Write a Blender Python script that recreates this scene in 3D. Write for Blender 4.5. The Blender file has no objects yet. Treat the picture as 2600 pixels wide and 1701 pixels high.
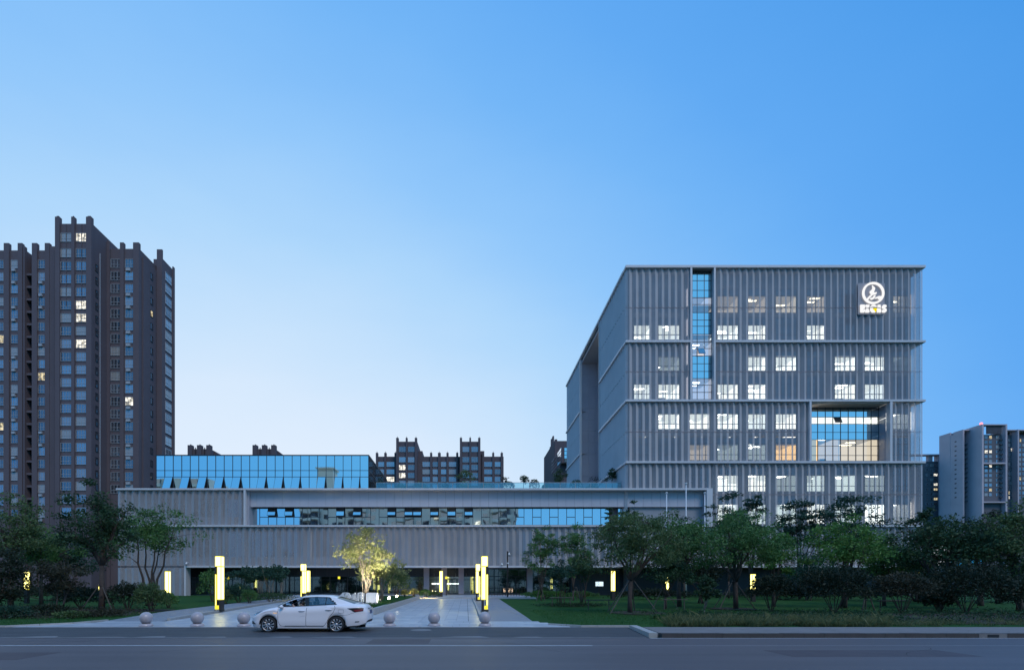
import bpy, bmesh, math, random
import numpy as np
from mathutils import Vector, Matrix, noise as mnoise
R = math.radians
random.seed(7); rng = np.random.default_rng(7)
scene = bpy.context.scene
col = scene.collection

# ------------------------------------------------------------------ camera, world, sun, exposure
F, CX, CY, H = 1290.0, 1183.0, 1487.0, 1.84          # focal length and principal point in source pixels, eye height
cam_d = bpy.data.cameras.new('camera'); cam = bpy.data.objects.new('camera', cam_d); col.objects.link(cam)
cam.location = (0, 0, H); cam.rotation_euler = (R(90), 0, 0)
cam_d.sensor_width = 36; cam_d.sensor_fit = 'HORIZONTAL'; cam_d.lens = F / 2600 * 36
cam_d.shift_x = (1300 - CX) / 2600; cam_d.shift_y = (CY - 850.5) / 2600
cam_d.clip_end = 4000
scene.camera = cam

def lin(c):
    return tuple(((v / 255) / 12.92 if v / 255 <= .04045 else ((v / 255 + .055) / 1.055) ** 2.4) for v in c)

world = bpy.data.worlds.new('World'); scene.world = world; world.use_nodes = True
wn = world.node_tree; wn.nodes.clear()
def N(t, kind, **kw):
    n = t.nodes.new(kind)
    for k, v in kw.items(): setattr(n, k, v)
    return n
wo = N(wn, 'ShaderNodeOutputWorld'); wb = N(wn, 'ShaderNodeBackground')
tc = N(wn, 'ShaderNodeTexCoord')
nrm = N(wn, 'ShaderNodeVectorMath', operation='NORMALIZE'); wn.links.new(tc.outputs['Generated'], nrm.inputs[0])
dt = N(wn, 'ShaderNodeVectorMath', operation='DOT_PRODUCT'); wn.links.new(nrm.outputs[0], dt.inputs[0])
gl = Vector((-.42, 1, .06)).normalized(); dt.inputs[1].default_value = gl          # direction of the after-glow
sp = N(wn, 'ShaderNodeSeparateXYZ'); wn.links.new(nrm.outputs[0], sp.inputs[0])
zc = N(wn, 'ShaderNodeMath', operation='MAXIMUM'); wn.links.new(sp.outputs[2], zc.inputs[0]); zc.inputs[1].default_value = 0
zm = N(wn, 'ShaderNodeMath', operation='MULTIPLY'); wn.links.new(zc.outputs[0], zm.inputs[0]); zm.inputs[1].default_value = .55
sb = N(wn, 'ShaderNodeMath', operation='SUBTRACT'); wn.links.new(dt.outputs['Value'], sb.inputs[0]); wn.links.new(zm.outputs[0], sb.inputs[1])
mr = N(wn, 'ShaderNodeMapRange'); hz = N(wn, 'ShaderNodeMapping'); hz.inputs['Scale'].default_value = (2.2, 2.2, 7); wn.links.new(nrm.outputs[0], hz.inputs[0])
hn = N(wn, 'ShaderNodeTexNoise'); hn.inputs['Scale'].default_value = 1.6; hn.inputs['Detail'].default_value = 4; wn.links.new(hz.outputs[0], hn.inputs['Vector'])
hm = N(wn, 'ShaderNodeMath', operation='MULTIPLY_ADD'); wn.links.new(hn.outputs['Fac'], hm.inputs[0]); hm.inputs[1].default_value = .07; wn.links.new(sb.outputs[0], hm.inputs[2])   # faint high haze
h2 = N(wn, 'ShaderNodeMath', operation='SUBTRACT'); wn.links.new(hm.outputs[0], h2.inputs[0]); h2.inputs[1].default_value = .03
wn.links.new(h2.outputs[0], mr.inputs[0])
mr.inputs[1].default_value = -1.0; mr.inputs[2].default_value = 1.0
rp = N(wn, 'ShaderNodeValToRGB'); wn.links.new(mr.outputs[0], rp.inputs[0])
stops = [(-1.0, (102, 182, 246)), (-.35, (68, 150, 232)), (-.1, (67, 150, 231)), (.18, (98, 170, 243)), (.30, (116, 182, 247)),
         (.45, (145, 199, 251)), (.58, (174, 215, 252)), (.70, (200, 227, 253)), (.82, (220, 236, 254)), (.94, (231, 242, 255))]
el = rp.color_ramp.elements
while len(el) < len(stops): el.new(.5)
for e, (p, c) in zip(el, stops):
    e.position = (p + 1) / 2; e.color = (*lin(c), 1)
wn.links.new(rp.outputs[0], wb.inputs[0]); wb.inputs[1].default_value = 1.0
wn.links.new(wb.outputs[0], wo.inputs[0])

sun_d = bpy.data.lights.new('sun', 'SUN'); sun = bpy.data.objects.new('sun', sun_d); col.objects.link(sun)
sun_d.energy = 1.15; sun_d.angle = R(24); sun_d.color = (1.0, .90, .88)               # soft dusk light from the street side
sun.rotation_euler = Vector((.36, -.58, .73)).to_track_quat('Z', 'Y').to_euler()

vs = scene.view_settings
vs.view_transform = 'Standard'; vs.look = 'None'; vs.gamma = 1; vs.exposure = 0; vs.use_curve_mapping = False
scene.render.engine = 'CYCLES'
cy = scene.cycles
cy.use_denoising = True; cy.max_bounces = 6; cy.diffuse_bounces = 2; cy.glossy_bounces = 4; cy.transmission_bounces = 4
cy.transparent_max_bounces = 12; cy.caustics_reflective = False; cy.caustics_refractive = False
cy.sample_clamp_indirect = 4

# ------------------------------------------------------------------ coordinates
def gz(Y):                                            # the ground climbs gently from the kerb to the building
    if Y < 22.2: return 0.05
    return .05 + (min(Y, 64.5) - 22.2) * .0139
def PX(px, Y): return (px - CX) * Y / F
def PZ(py, Y): return H - (py - CY) * Y / F
def YG(py): return 2707.0 / (py - 1469.1)             # depth of a ground point seen at row py

# ------------------------------------------------------------------ helpers
class MB:
    def __init__(s): s.v = []; s.f = []; s.m = []
    def add(s, vs, fs, mi=0):
        o = len(s.v); s.v += [tuple(p) for p in vs]; s.f += [tuple(i + o for i in f) for f in fs]; s.m += [mi] * len(fs); return s
    def quad(s, a, b, c, d, mi=0): return s.add([a, b, c, d], [(0, 1, 2, 3)], mi)
    def box(s, x0, x1, y0, y1, z0, z1, mi=0):
        return s.add([(x0, y0, z0), (x1, y0, z0), (x1, y1, z0), (x0, y1, z0), (x0, y0, z1), (x1, y0, z1), (x1, y1, z1), (x0, y1, z1)],
                     [(0, 3, 2, 1), (4, 5, 6, 7), (0, 1, 5, 4), (1, 2, 6, 5), (2, 3, 7, 6), (3, 0, 4, 7)], mi)
    def tube(s, pts, rad, n=6, mi=0, cap=True):
        pts = [Vector(p) for p in pts]; L = len(pts); rings = []
        if not hasattr(rad, '__len__'): rad = [rad] * L
        u = None
        for i, p in enumerate(pts):
            t = (pts[min(i + 1, L - 1)] - pts[max(i - 1, 0)]).normalized()
            if u is None:
                u = t.cross(Vector((0, 0, 1)) if abs(t.z) < .9 else Vector((1, 0, 0))).normalized()
            else:
                u = (u - t * u.dot(t)).normalized()
            w = t.cross(u)
            rings.append([p + (u * math.cos(a) + w * math.sin(a)) * rad[i] for a in [2 * math.pi * k / n for k in range(n)]])
        vs = [q for r in rings for q in r]
        fs = [(i * n + k, i * n + (k + 1) % n, (i + 1) * n + (k + 1) % n, (i + 1) * n + k) for i in range(L - 1) for k in range(n)]
        if cap: fs += [tuple(range(n - 1, -1, -1)), tuple((L - 1) * n + k for k in range(n))]
        return s.add(vs, fs, mi)
    def lathe(s, prof, c=(0, 0, 0), n=24, mi=0, axis='z'):
        vs = []
        for r, h in prof:
            for k in range(n):
                a = 2 * math.pi * k / n; x, y = r * math.cos(a), r * math.sin(a)
                p = (x, y, h) if axis == 'z' else (x, h, y)
                vs.append((p[0] + c[0], p[1] + c[1], p[2] + c[2]))
        L = len(prof)
        fs = [(i * n + k, i * n + (k + 1) % n, (i + 1) * n + (k + 1) % n, (i + 1) * n + k) for i in range(L - 1) for k in range(n)]
        return s.add(vs, fs, mi)
    def ball(s, c, r, n=12, m=8, mi=0, sc=(1, 1, 1)):
        vs = []
        for i in range(m + 1):
            t = math.pi * i / m
            for k in range(n):
                a = 2 * math.pi * k / n
                vs.append((c[0] + r * sc[0] * math.sin(t) * math.cos(a), c[1] + r * sc[1] * math.sin(t) * math.sin(a), c[2] + r * sc[2] * math.cos(t)))
        return s.add(vs, [(i * n + k, (i + 1) * n + k, (i + 1) * n + (k + 1) % n, i * n + (k + 1) % n) for i in range(m) for k in range(n)], mi)
    def prism(s, poly, y0, y1, mi=0):                 # polygon in x,z pushed from y0 to y1
        n = len(poly)
        vs = [(x, y0, z) for x, z in poly] + [(x, y1, z) for x, z in poly]
        return s.add(vs, [tuple(range(n)), tuple(range(2 * n - 1, n - 1, -1))] + [(k, k + n, (k + 1) % n + n, (k + 1) % n) for k in range(n)], mi)
    def slab(s, poly, z0, z1, mi=0):                  # polygon in x,y, heights may be functions
        n = len(poly); f0 = z0 if callable(z0) else (lambda x, y: z0); f1 = z1 if callable(z1) else (lambda x, y: z1)
        vs = [(x, y, f0(x, y)) for x, y in poly] + [(x, y, f1(x, y)) for x, y in poly]
        return s.add(vs, [tuple(range(n - 1, -1, -1)), tuple(range(n, 2 * n))] + [(k, (k + 1) % n, (k + 1) % n + n, k + n) for k in range(n)], mi)
    def mesh(s, name, mats):
        me = bpy.data.meshes.new(name); me.from_pydata(s.v, [], s.f)
        for m in (mats if isinstance(mats, (list, tuple)) else [mats]): me.materials.append(m)
        if any(s.m): me.polygons.foreach_set('material_index', s.m)
        return me
    def build(s, name, mats, parent=None, smooth=False, fix=False, loc=None):
        me = s.mesh(name, mats)
        if fix:
            bm = bmesh.new(); bm.from_mesh(me); bmesh.ops.remove_doubles(bm, verts=bm.verts, dist=1e-5)
            bmesh.ops.recalc_face_normals(bm, faces=bm.faces); bm.to_mesh(me); bm.free()
        if smooth: me.polygons.foreach_set('use_smooth', [True] * len(me.polygons))
        return put(name, me, parent, loc)

def put(name, me, parent=None, loc=None, rz=None):
    o = bpy.data.objects.new(name, me); col.objects.link(o)
    if parent is not None: o.parent = parent
    if loc is not None: o.location = loc
    if rz is not None: o.rotation_euler = (0, 0, rz)
    return o
def tag(o, label=None, cat=None, group=None, kind=None):
    if label: o['label'] = label
    if cat: o['category'] = cat
    if group: o['group'] = group
    if kind: o['kind'] = kind
    return o
def thing(name, label, cat, loc=(0, 0, 0), group=None, rz=0):
    o = bpy.data.objects.new(name, None); col.objects.link(o); o.location = loc; o.rotation_euler = (0, 0, rz)
    o.empty_display_size = .2
    return tag(o, label, cat, group)
def copy_tree(o, parent=None):
    c = o.copy(); col.objects.link(c); c.parent = parent
    for ch in [x for x in kids.get(o, [])]: copy_tree(ch, c)
    return c
kids = {}
def dup(root, loc, label, rz=None):
    c = root.copy(); col.objects.link(c); c.location = loc; c['label'] = label
    if rz is not None: c.rotation_euler = (0, 0, rz)
    for ch in root.children:
        d = ch.copy(); col.objects.link(d); d.parent = c
        for g in ch.children:
            e = g.copy(); col.objects.link(e); e.parent = d
    return c
def struct(name, mb, m, parent=None, smooth=False):
    o = mb.build(name, m, parent, smooth)
    if parent is None: o['kind'] = 'structure'
    return o

def wall_holes(mb, x0, x1, z0, z1, y, holes, mi=0, axis='x'):
    hs = [(max(a, x0), min(b, x1), max(c, z0), min(d, z1)) for a, b, c, d in holes if b > x0 and a < x1 and d > z0 and c < z1]
    xs = sorted({x0, x1, *[h[0] for h in hs], *[h[1] for h in hs]}); zs = sorted({z0, z1, *[h[2] for h in hs], *[h[3] for h in hs]})
    for j in range(len(zs) - 1):
        run = None
        for i in range(len(xs) - 1):
            cx, cz = (xs[i] + xs[i + 1]) / 2, (zs[j] + zs[j + 1]) / 2
            inside = any(h[0] < cx < h[1] and h[2] < cz < h[3] for h in hs)
            if not inside and run is None: run = xs[i]
            if run is not None and (inside or i == len(xs) - 2):
                e = xs[i] if inside else xs[i + 1]
                if axis == 'x': mb.quad((run, y, zs[j]), (e, y, zs[j]), (e, y, zs[j + 1]), (run, y, zs[j + 1]), mi)
                else: mb.quad((y, run, zs[j]), (y, e, zs[j]), (y, e, zs[j + 1]), (y, run, zs[j + 1]), mi)
                run = None

# ------------------------------------------------------------------ materials
def mk(name, c, rough=.6, metal=0.0, var=.12, scale=2.5, bump=0.0, bscale=40, spec=.5, coat=0.0, stretch=None, emit=None, es=1):
    m = bpy.data.materials.new(name); m.use_nodes = True; t = m.node_tree; b = t.nodes['Principled BSDF']
    b.inputs['Roughness'].default_value = rough; b.inputs['Metallic'].default_value = metal
    b.inputs['Specular IOR Level'].default_value = spec; b.inputs['Coat Weight'].default_value = coat
    b.inputs['Base Color'].default_value = (*c, 1)
    if emit:
        b.inputs['Emission Color'].default_value = (*emit, 1); b.inputs['Emission Strength'].default_value = es
    if var or bump:
        g = N(t, 'ShaderNodeNewGeometry'); src = g.outputs['Position']
        if stretch:
            mp = N(t, 'ShaderNodeMapping'); t.links.new(src, mp.inputs[0]); mp.inputs['Scale'].default_value = stretch; src = mp.outputs[0]
        if var:
            nz = N(t, 'ShaderNodeTexNoise'); nz.inputs['Scale'].default_value = scale; nz.inputs['Detail'].default_value = 6
            t.links.new(src, nz.inputs['Vector'])
            mx = N(t, 'ShaderNodeMix', data_type='RGBA'); t.links.new(nz.outputs['Fac'], mx.inputs['Factor'])
            mx.inputs['A'].default_value = (*[v * (1 - 2 * var) for v in c], 1); mx.inputs['B'].default_value = (*[v * (1 + 2 * var) for v in c], 1)
            t.links.new(mx.outputs['Result'], b.inputs['Base Color'])
        if bump:
            n2 = N(t, 'ShaderNodeTexNoise'); n2.inputs['Scale'].default_value = bscale; n2.inputs['Detail'].default_value = 4
            t.links.new(src, n2.inputs['Vector'])
            bp = N(t, 'ShaderNodeBump'); bp.inputs['Strength'].default_value = bump; bp.inputs['Distance'].default_value = .03
            t.links.new(n2.outputs['Fac'], bp.inputs['Height']); t.links.new(bp.outputs[0], b.inputs['Normal'])
    return m
def emitmat(name, c, s):
    m = bpy.data.materials.new(name); m.use_nodes = True; t = m.node_tree; t.nodes.clear()
    o = N(t, 'ShaderNodeOutputMaterial'); e = N(t, 'ShaderNodeEmission'); e.inputs[0].default_value = (*c, 1); e.inputs[1].default_value = s
    t.links.new(e.outputs[0], o.inputs[0]); return m
def glass(name, refl, tint, dark=None, rough=.02, wav=0.0, clear=None):
    """coated glazing: a mirror share over either a dark room behind (dark) or clear glass (clear tint)"""
    m = bpy.data.materials.new(name); m.use_nodes = True; t = m.node_tree; t.nodes.clear()
    o = N(t, 'ShaderNodeOutputMaterial'); g = N(t, 'ShaderNodeBsdfGlossy'); g.inputs['Roughness'].default_value = rough
    g.inputs['Color'].default_value = (*tint, 1)
    if dark is not None:
        d = N(t, 'ShaderNodeBsdfDiffuse'); d.inputs[0].default_value = (*dark, 1)
    else:
        d = N(t, 'ShaderNodeBsdfTransparent'); d.inputs[0].default_value = (*clear, 1)
    fr = N(t, 'ShaderNodeLayerWeight'); fr.inputs[0].default_value = .2
    ad = N(t, 'ShaderNodeMath', operation='MULTIPLY_ADD'); ad.inputs[1].default_value = 1 - refl; ad.inputs[2].default_value = refl; ad.use_clamp = True
    t.links.new(fr.outputs['Fresnel'], ad.inputs[0])
    mx = N(t, 'ShaderNodeMixShader'); t.links.new(ad.outputs[0], mx.inputs[0]); t.links.new(d.outputs[0], mx.inputs[1]); t.links.new(g.outputs[0], mx.inputs[2])
    t.links.new(mx.outputs[0], o.inputs[0])
    if wav:
        ge = N(t, 'ShaderNodeNewGeometry'); nz = N(t, 'ShaderNodeTexNoise'); nz.inputs['Scale'].default_value = .55; nz.inputs['Detail'].default_value = 1
        t.links.new(ge.outputs['Position'], nz.inputs['Vector'])
        bp = N(t, 'ShaderNodeBump'); bp.inputs['Strength'].default_value = wav; bp.inputs['Distance'].default_value = .1
        t.links.new(nz.outputs['Fac'], bp.inputs['Height']); t.links.new(bp.outputs[0], g.inputs['Normal'])
    return m
def perforated(name, c, opaque):
    m = mk(name, c, rough=.55, var=.05, scale=.6, spec=.3); t = m.node_tree; b = t.nodes['Principled BSDF']; o = t.nodes['Material Output']
    tr = N(t, 'ShaderNodeBsdfTransparent'); mx = N(t, 'ShaderNodeMixShader')
    lw = N(t, 'ShaderNodeLayerWeight'); lw.inputs[0].default_value = .5          # holes close up when seen aslant
    mr = N(t, 'ShaderNodeMapRange'); mr.inputs[1].default_value = .03; mr.inputs[2].default_value = .42; mr.inputs[3].default_value = opaque; mr.inputs[4].default_value = .78
    t.links.new(lw.outputs['Facing'], mr.inputs[0]); t.links.new(mr.outputs[0], mx.inputs[0])
    t.links.new(tr.outputs[0], mx.inputs[1]); t.links.new(b.outputs[0], mx.inputs[2]); t.links.new(mx.outputs[0], o.inputs[0])
    return m
def leafmat(name, c, c2, trans=.25, scale=.9):
    m = mk(name, c, rough=.55, var=0, spec=.25); t = m.node_tree; b = t.nodes['Principled BSDF']; o = t.nodes['Material Output']
    g = N(t, 'ShaderNodeNewGeometry'); nz = N(t, 'ShaderNodeTexNoise'); nz.inputs['Scale'].default_value = scale; nz.inputs['Detail'].default_value = 5
    t.links.new(g.outputs['Position'], nz.inputs['Vector'])
    cr = N(t, 'ShaderNodeMapRange'); t.links.new(nz.outputs['Fac'], cr.inputs[0]); cr.inputs[1].default_value = .35; cr.inputs[2].default_value = .65
    mx = N(t, 'ShaderNodeMix', data_type='RGBA'); t.links.new(cr.outputs[0], mx.inputs['Factor'])
    mx.inputs['A'].default_value = (*c, 1); mx.inputs['B'].default_value = (*c2, 1)
    t.links.new(mx.outputs['Result'], b.inputs['Base Color'])
    tl = N(t, 'ShaderNodeBsdfTranslucent'); t.links.new(mx.outputs['Result'], tl.inputs[0])
    ms = N(t, 'ShaderNodeMixShader'); ms.inputs[0].default_value = trans; t.links.new(b.outputs[0], ms.inputs[1]); t.links.new(tl.outputs[0], ms.inputs[2])
    t.links.new(ms.outputs[0], o.inputs[0]); return m

M = {}
M['coping'] = mk('pale coping metal', (.62, .60, .60), .45, var=.05, scale=.7)
M['mesh'] = perforated('perforated metal screen', (.55, .525, .53), .38)
M['mesh_side'] = perforated('perforated metal side screen', (.70, .63, .61), .80)  # same metal, paler and pinker to make up for light missing on the flank
M['corewall'] = mk('rendered core wall', (.30, .31, .33), .8, var=.05)
M['fascia'] = mk('lavender grey fascia panel', (.50, .50, .55), .5, var=.04, scale=.8)
M['soffit'] = mk('dark soffit panel', (.30, .30, .32), .6, var=.05)
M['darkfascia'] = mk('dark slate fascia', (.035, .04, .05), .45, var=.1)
M['mullion'] = mk('dark grey aluminium', (.05, .055, .065), .4, var=0, metal=.3)
M['lightframe'] = mk('light grey window frame', (.42, .42, .43), .4, var=0)
M['mirror'] = glass('blue coated glazing', .88, (.86, 1.0, .97), dark=(.015, .04, .06), wav=.02)
M['ribbon'] = glass('ribbon glazing', .82, (.86, .98, 1.0), dark=(.012, .025, .035), wav=.05)
M['darkpane'] = glass('unlit window glass', .20, (.8, .9, 1.0), dark=(.02, .025, .03))
M['clearpane'] = glass('clear lit glass', .06, (.9, .95, 1.0), clear=(.93, .96, .96))
M['slotpane'] = glass('half mirrored glass', .22, (.8, .95, 1.0), clear=(.85, .9, .95))
M['shopglass'] = glass('storefront glass', .24, (.8, .9, .95), clear=(.7, .75, .75), rough=.03)
M['balglass'] = glass('balustrade glass', .14, (.75, .95, 1.0), clear=(.72, .88, .90))
M['room'] = emitmat('glowing office wall', (.98, 1.0, .94), 2.7)  # room walls emit the lamplight meant to fall on them
M['room_dim'] = emitmat('dimly glowing office wall', (.85, .95, .92), .55)
M['room_warm'] = emitmat('warm glowing room wall', (1.0, .82, .62), .95)
M['room_orange'] = emitmat('orange glowing room wall', (1.0, .58, .22), 1.9)
M['room_lav'] = emitmat('glowing hall wall', (.95, .92, 1.0), .82)
M['tubelight'] = emitmat('ceiling light strip', (1.0, .99, .92), 9)
M['tubewarm'] = emitmat('warm ceiling light', (1.0, .85, .6), 5)
M['furn'] = mk('office furniture', (.22, .25, .27), .6, var=0)
M['brown'] = mk('dark brown render', (.128, .098, .106), .85, var=.07, scale=.25, bump=.1, bscale=6)
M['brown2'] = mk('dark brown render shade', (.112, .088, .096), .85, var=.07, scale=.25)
M['greyblock'] = mk('slate grey render', (.13, .125, .14), .85, var=.06, scale=.2)
M['paleblock'] = mk('pale stone cladding', (.52, .43, .45), .8, var=.07, scale=.2)
M['beige'] = mk('beige render', (.82, .76, .65), .8, var=.06, scale=.3)
M['aptglass'] = glass('apartment glass', .22, (.85, .92, 1.0), dark=(.045, .048, .055))
def glowpane(name, c, s):                              # glowing pane in place of a lit room, unevenness painted by noise
    m = emitmat(name, c, s); t = m.node_tree; g = N(t, 'ShaderNodeNewGeometry'); nz = N(t, 'ShaderNodeTexNoise'); nz.inputs['Scale'].default_value = 1.5
    t.links.new(g.outputs['Position'], nz.inputs['Vector']); r = N(t, 'ShaderNodeMapRange'); r.inputs[1].default_value = .38; r.inputs[2].default_value = .66; r.inputs[3].default_value = .12 * s; r.inputs[4].default_value = s
    t.links.new(nz.outputs['Fac'], r.inputs[0]); t.links.new(r.outputs[0], t.nodes['Emission'].inputs[1]); return m
M['aptlit'] = glowpane('lit apartment', (1.0, .84, .52), 1.1)
M['aptlit2'] = glowpane('bright lit apartment', (1.0, .95, .82), 1.7)
M['asphalt'] = mk('asphalt', (.114, .099, .106), .54, var=.17, scale=1.0, bump=.25, bscale=60, spec=.32, stretch=(.10, .9, 1))
M['asphalt2'] = mk('patched asphalt', (.062, .060, .064), .7, var=.22, scale=.8, bump=.3, bscale=50, stretch=(.6, 2.5, 1))
M['dust'] = mk('dusty asphalt edge', (.21, .2, .2), .8, var=.3, scale=1.2, stretch=(.5, 3, 1))
M['linepaint'] = mk('worn white road paint', (.55, .55, .55), .6, var=.12, scale=4)
M['kerb'] = mk('brown grey kerb stone', (.062, .054, .050), .85, var=.14, scale=3, bump=.2)
M['granite'] = mk('light granite kerb', (.42, .40, .38), .65, var=.1, scale=4, bump=.15)
M['slab1'] = mk('pale granite slab', (.50, .51, .54), .32, var=.10, scale=1.6, bump=.05)
M['slab2'] = mk('bluish granite slab', (.44, .46, .50), .35, var=.10, scale=1.6, bump=.05)
M['slab3'] = mk('light granite slab', (.56, .56, .57), .38, var=.10, scale=1.6, bump=.05)
M['joint'] = mk('paving joint', (.20, .20, .21), .8)
M['pave'] = mk('grey sidewalk paving', (.20, .178, .172), .85, var=.12, scale=2)
M['grass'] = mk('lawn', (.028, .085, .022), .9, var=.22, scale=1.3, bump=.9, bscale=30, spec=.1)
M['blade'] = leafmat('grass blades', (.03, .10, .022), (.045, .13, .03), .2, 2)
M['tallgrass'] = leafmat('tall pale grass', (.10, .13, .05), (.20, .21, .10), .25, 2)
M['soil'] = mk('planting soil', (.045, .034, .028), .95, var=.25, scale=3, bump=.8, bscale=25)
M['bark'] = mk('bark', (.075, .055, .045), .9, var=.2, scale=6, bump=.5, bscale=30)
M['palebark'] = mk('pale bark', (.22, .18, .14), .85, var=.2, scale=6, bump=.3)
M['pole'] = mk('weathered timber pole', (.10, .085, .075), .85, var=.2, scale=8)
M['steel'] = mk('black painted steel', (.015, .015, .017), .4, var=0)
M['white'] = mk('white enamel', (.78, .78, .78), .35, var=0)
M['lum'] = emitmat('lamp diffuser', (1.0, .89, .30), 3.6)
M['lumedge'] = emitmat('yellow lamp edge', (1.0, .86, .06), 1.25)
M['lampbody'] = mk('dark bronze lamp housing', (.05, .045, .042), .5, var=0, metal=.4)
M['ball'] = mk('polished pinkish granite', (.46, .40, .41), .28, var=.10, scale=9)
M['signwhite'] = mk('white sculpture stone', (.66, .66, .66), .5, var=.03)
M['leaf_dark'] = leafmat('dark leaves', (.028, .060, .028), (.050, .10, .040))
M['leaf_mid'] = leafmat('mid green leaves', (.060, .138, .042), (.110, .22, .062))
M['leaf_light'] = leafmat('light green leaves', (.085, .185, .042), (.145, .28, .062))
M['leaf_blue'] = leafmat('blue green leaves', (.024, .066, .044), (.040, .095, .056))
M['leaf_brown'] = leafmat('brownish leaves', (.042, .042, .026), (.060, .060, .034))
M['leaf_yellow'] = leafmat('yellow green leaves', (.22, .25, .09), (.34, .33, .14), .35)
M['leaf_olive'] = leafmat('olive leaves', (.072, .118, .045), (.115, .172, .064))
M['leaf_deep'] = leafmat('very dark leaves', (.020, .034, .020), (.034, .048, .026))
# ------------------------------------------------------------------ the ground
g = MB(); ys = [-500, -10, 17.0, 22.2, 64.5, 1500]; zs = [-.06, -.06, -.06, 0.02, gz(64.5) - .03, gz(64.5) - .03]
xs_ = [-1500, -60, 0, 60, 1500]
for i in range(len(ys) - 1):
    for j in range(len(xs_) - 1):
        g.quad((xs_[j], ys[i], zs[i]), (xs_[j + 1], ys[i], zs[i]), (xs_[j + 1], ys[i + 1], zs[i + 1]), (xs_[j], ys[i + 1], zs[i + 1]))
struct('ground', g, M['grass'])
rd = MB(); rd.quad((-500, -9, 0), (500, -9, 0), (500, 18.0, 0), (-500, 18.0, 0)); struct('road', rd, M['asphalt'])
lb = MB(); lb.slab([(-500, 18.0), (6.5, 18.0), (7.1, 22.2), (-500, 22.2)], -.03, lambda x, y: .004 + (y - 18) * .0075); struct('lay_by', lb, M['asphalt2'])
rd = MB()
rd.quad((-500, 17.93, .008), (6.4, 17.93, .008), (6.4, 18.1, .008), (-500, 18.1, .008))
x = -60
while x < 5:                                          # blown dust along the seam of the lay-by
    w = random.uniform(.5, 2.2); d = random.uniform(.05, .5)
    rd.add([(x, 18.1, .012), (x + w, 18.1, .012), (x + w * .8, 18.1 + d, .014), (x + w * .3, 18.1 + d * .8, .013)], [(0, 1, 2, 3)]); x += w * random.uniform(.7, 1.6)
tag(rd.build('dust_streak', M['dust']), kind='structure')
ln = MB(); ln.quad((-200, 15.72, .004), (3.9, 15.62, .004), (3.9, 15.74, .004), (-200, 15.86, .004))
ln.quad((3.9, 15.665, .004), (200, 15.50, .004), (200, 15.53, .004), (3.9, 15.695, .004))
ln.quad((6.5, 17.86, .004), (200, 17.86, .004), (200, 17.97, .004), (6.5, 17.97, .004))
struct('road_line', ln, M['linepaint'])

cr = MB()
for k in range(9):                                    # fine cracks and a sealed joint in the asphalt
    x, y = random.uniform(-18, 18), random.uniform(11.5, 21); 
    if x > 5: y = min(y, 17)
    a = random.uniform(-.4, .4) + (0 if k % 3 else 1.4); P = [(x, y)]
    for i in range(14): a += random.uniform(-.45, .45); P.append((P[-1][0] + .22 * math.cos(a), P[-1][1] + .22 * math.sin(a)))
    for p, q in zip(P[:-1], P[1:]):
        zc_ = lambda yy: .003 if yy < 18 else .0075 + (yy - 18) * .0075
        if max(p[1], q[1]) < 21.8: cr.quad((p[0], p[1] - .012, zc_(p[1])), (q[0], q[1] - .012, zc_(q[1])), (q[0], q[1] + .012, zc_(q[1])), (p[0], p[1] + .012, zc_(p[1])))
tag(cr.build('asphalt_crack', M['crack'] if 'crack' in M else M.setdefault('crack', mk('crack filler', (.03, .028, .028), .8, var=0))), kind='structure')
for x0, x1, y0, y1 in ((-14.5, -11.2, 12.6, 14.1), (8.5, 13.5, 13.2, 14.6), (-3.2, -1.2, 16.2, 17.6)):
    pt = MB(); pt.quad((x0, y0, .0022), (x1, y0 + .05, .0022), (x1, y1, .0022), (x0, y1 - .04, .0022)); struct('road_patch', pt, M['patch'] if 'patch' in M else M.setdefault('patch', mk('newer asphalt patch', (.092, .074, .080), .6, var=.15, scale=1.5, bump=.2, bscale=60, spec=.25)))

# right-hand sidewalk with its kerb stones
sw = MB(); sw.slab([(6.98, 18.3), (300, 18.3), (300, 20.95), (7.3, 20.95)], -.05, .15)
walk = struct('sidewalk', sw, M['pave'])
ks = MB(); ks.box(0, .712, 0, .29, -.05, .155); kme = ks.mesh('kerb_stone', M['kerb'])
for i in range(30): put('kerb_stone', kme, walk, (6.95 + .72 * i, 18.0 + random.uniform(-.004, .004), random.uniform(-.006, .004)))
far = MB(); far.box(28.6, 300, 18.0, 18.29, -.05, .155); tag(far.build('kerb_run', M['kerb'], walk), kind='stuff')
ks = MB(); ks.box(-.15, .15, 0, .70, -.05, .16); kme2 = ks.mesh('kerb_stone', M['granite'])
for i in range(5):
    o = put('kerb_stone', kme2, walk, (6.73 + .09 * i, 18.25 + .72 * i, 0.0)); o.rotation_euler = (0, 0, -.12)
dr = MB(); dr.box(-.5, .5, -.012, .05, .0, .158); dr.box(-.2, .2, -.02, -.012, .02, .12, 1)
dr.build('drain_inlet', [M['drain'] if 'drain' in M else M.setdefault('drain', mk('worn concrete inlet', (.17, .16, .155), .85, var=.15, scale=5)), M['steel']], walk, loc=(18.67, 18.0, 0))
mh = MB(); mh.lathe([(0, .012), (.30, .012), (.34, .008), (.42, .008), (.44, 0)], n=28)
mh.build('manhole_ring', M['dust']); o = bpy.data.objects['manhole_ring']; o.location = (-1.85, 20.9, .028)
tag(o, 'round pale manhole cover set in the dark lay-by asphalt', 'manhole cover')

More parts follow.
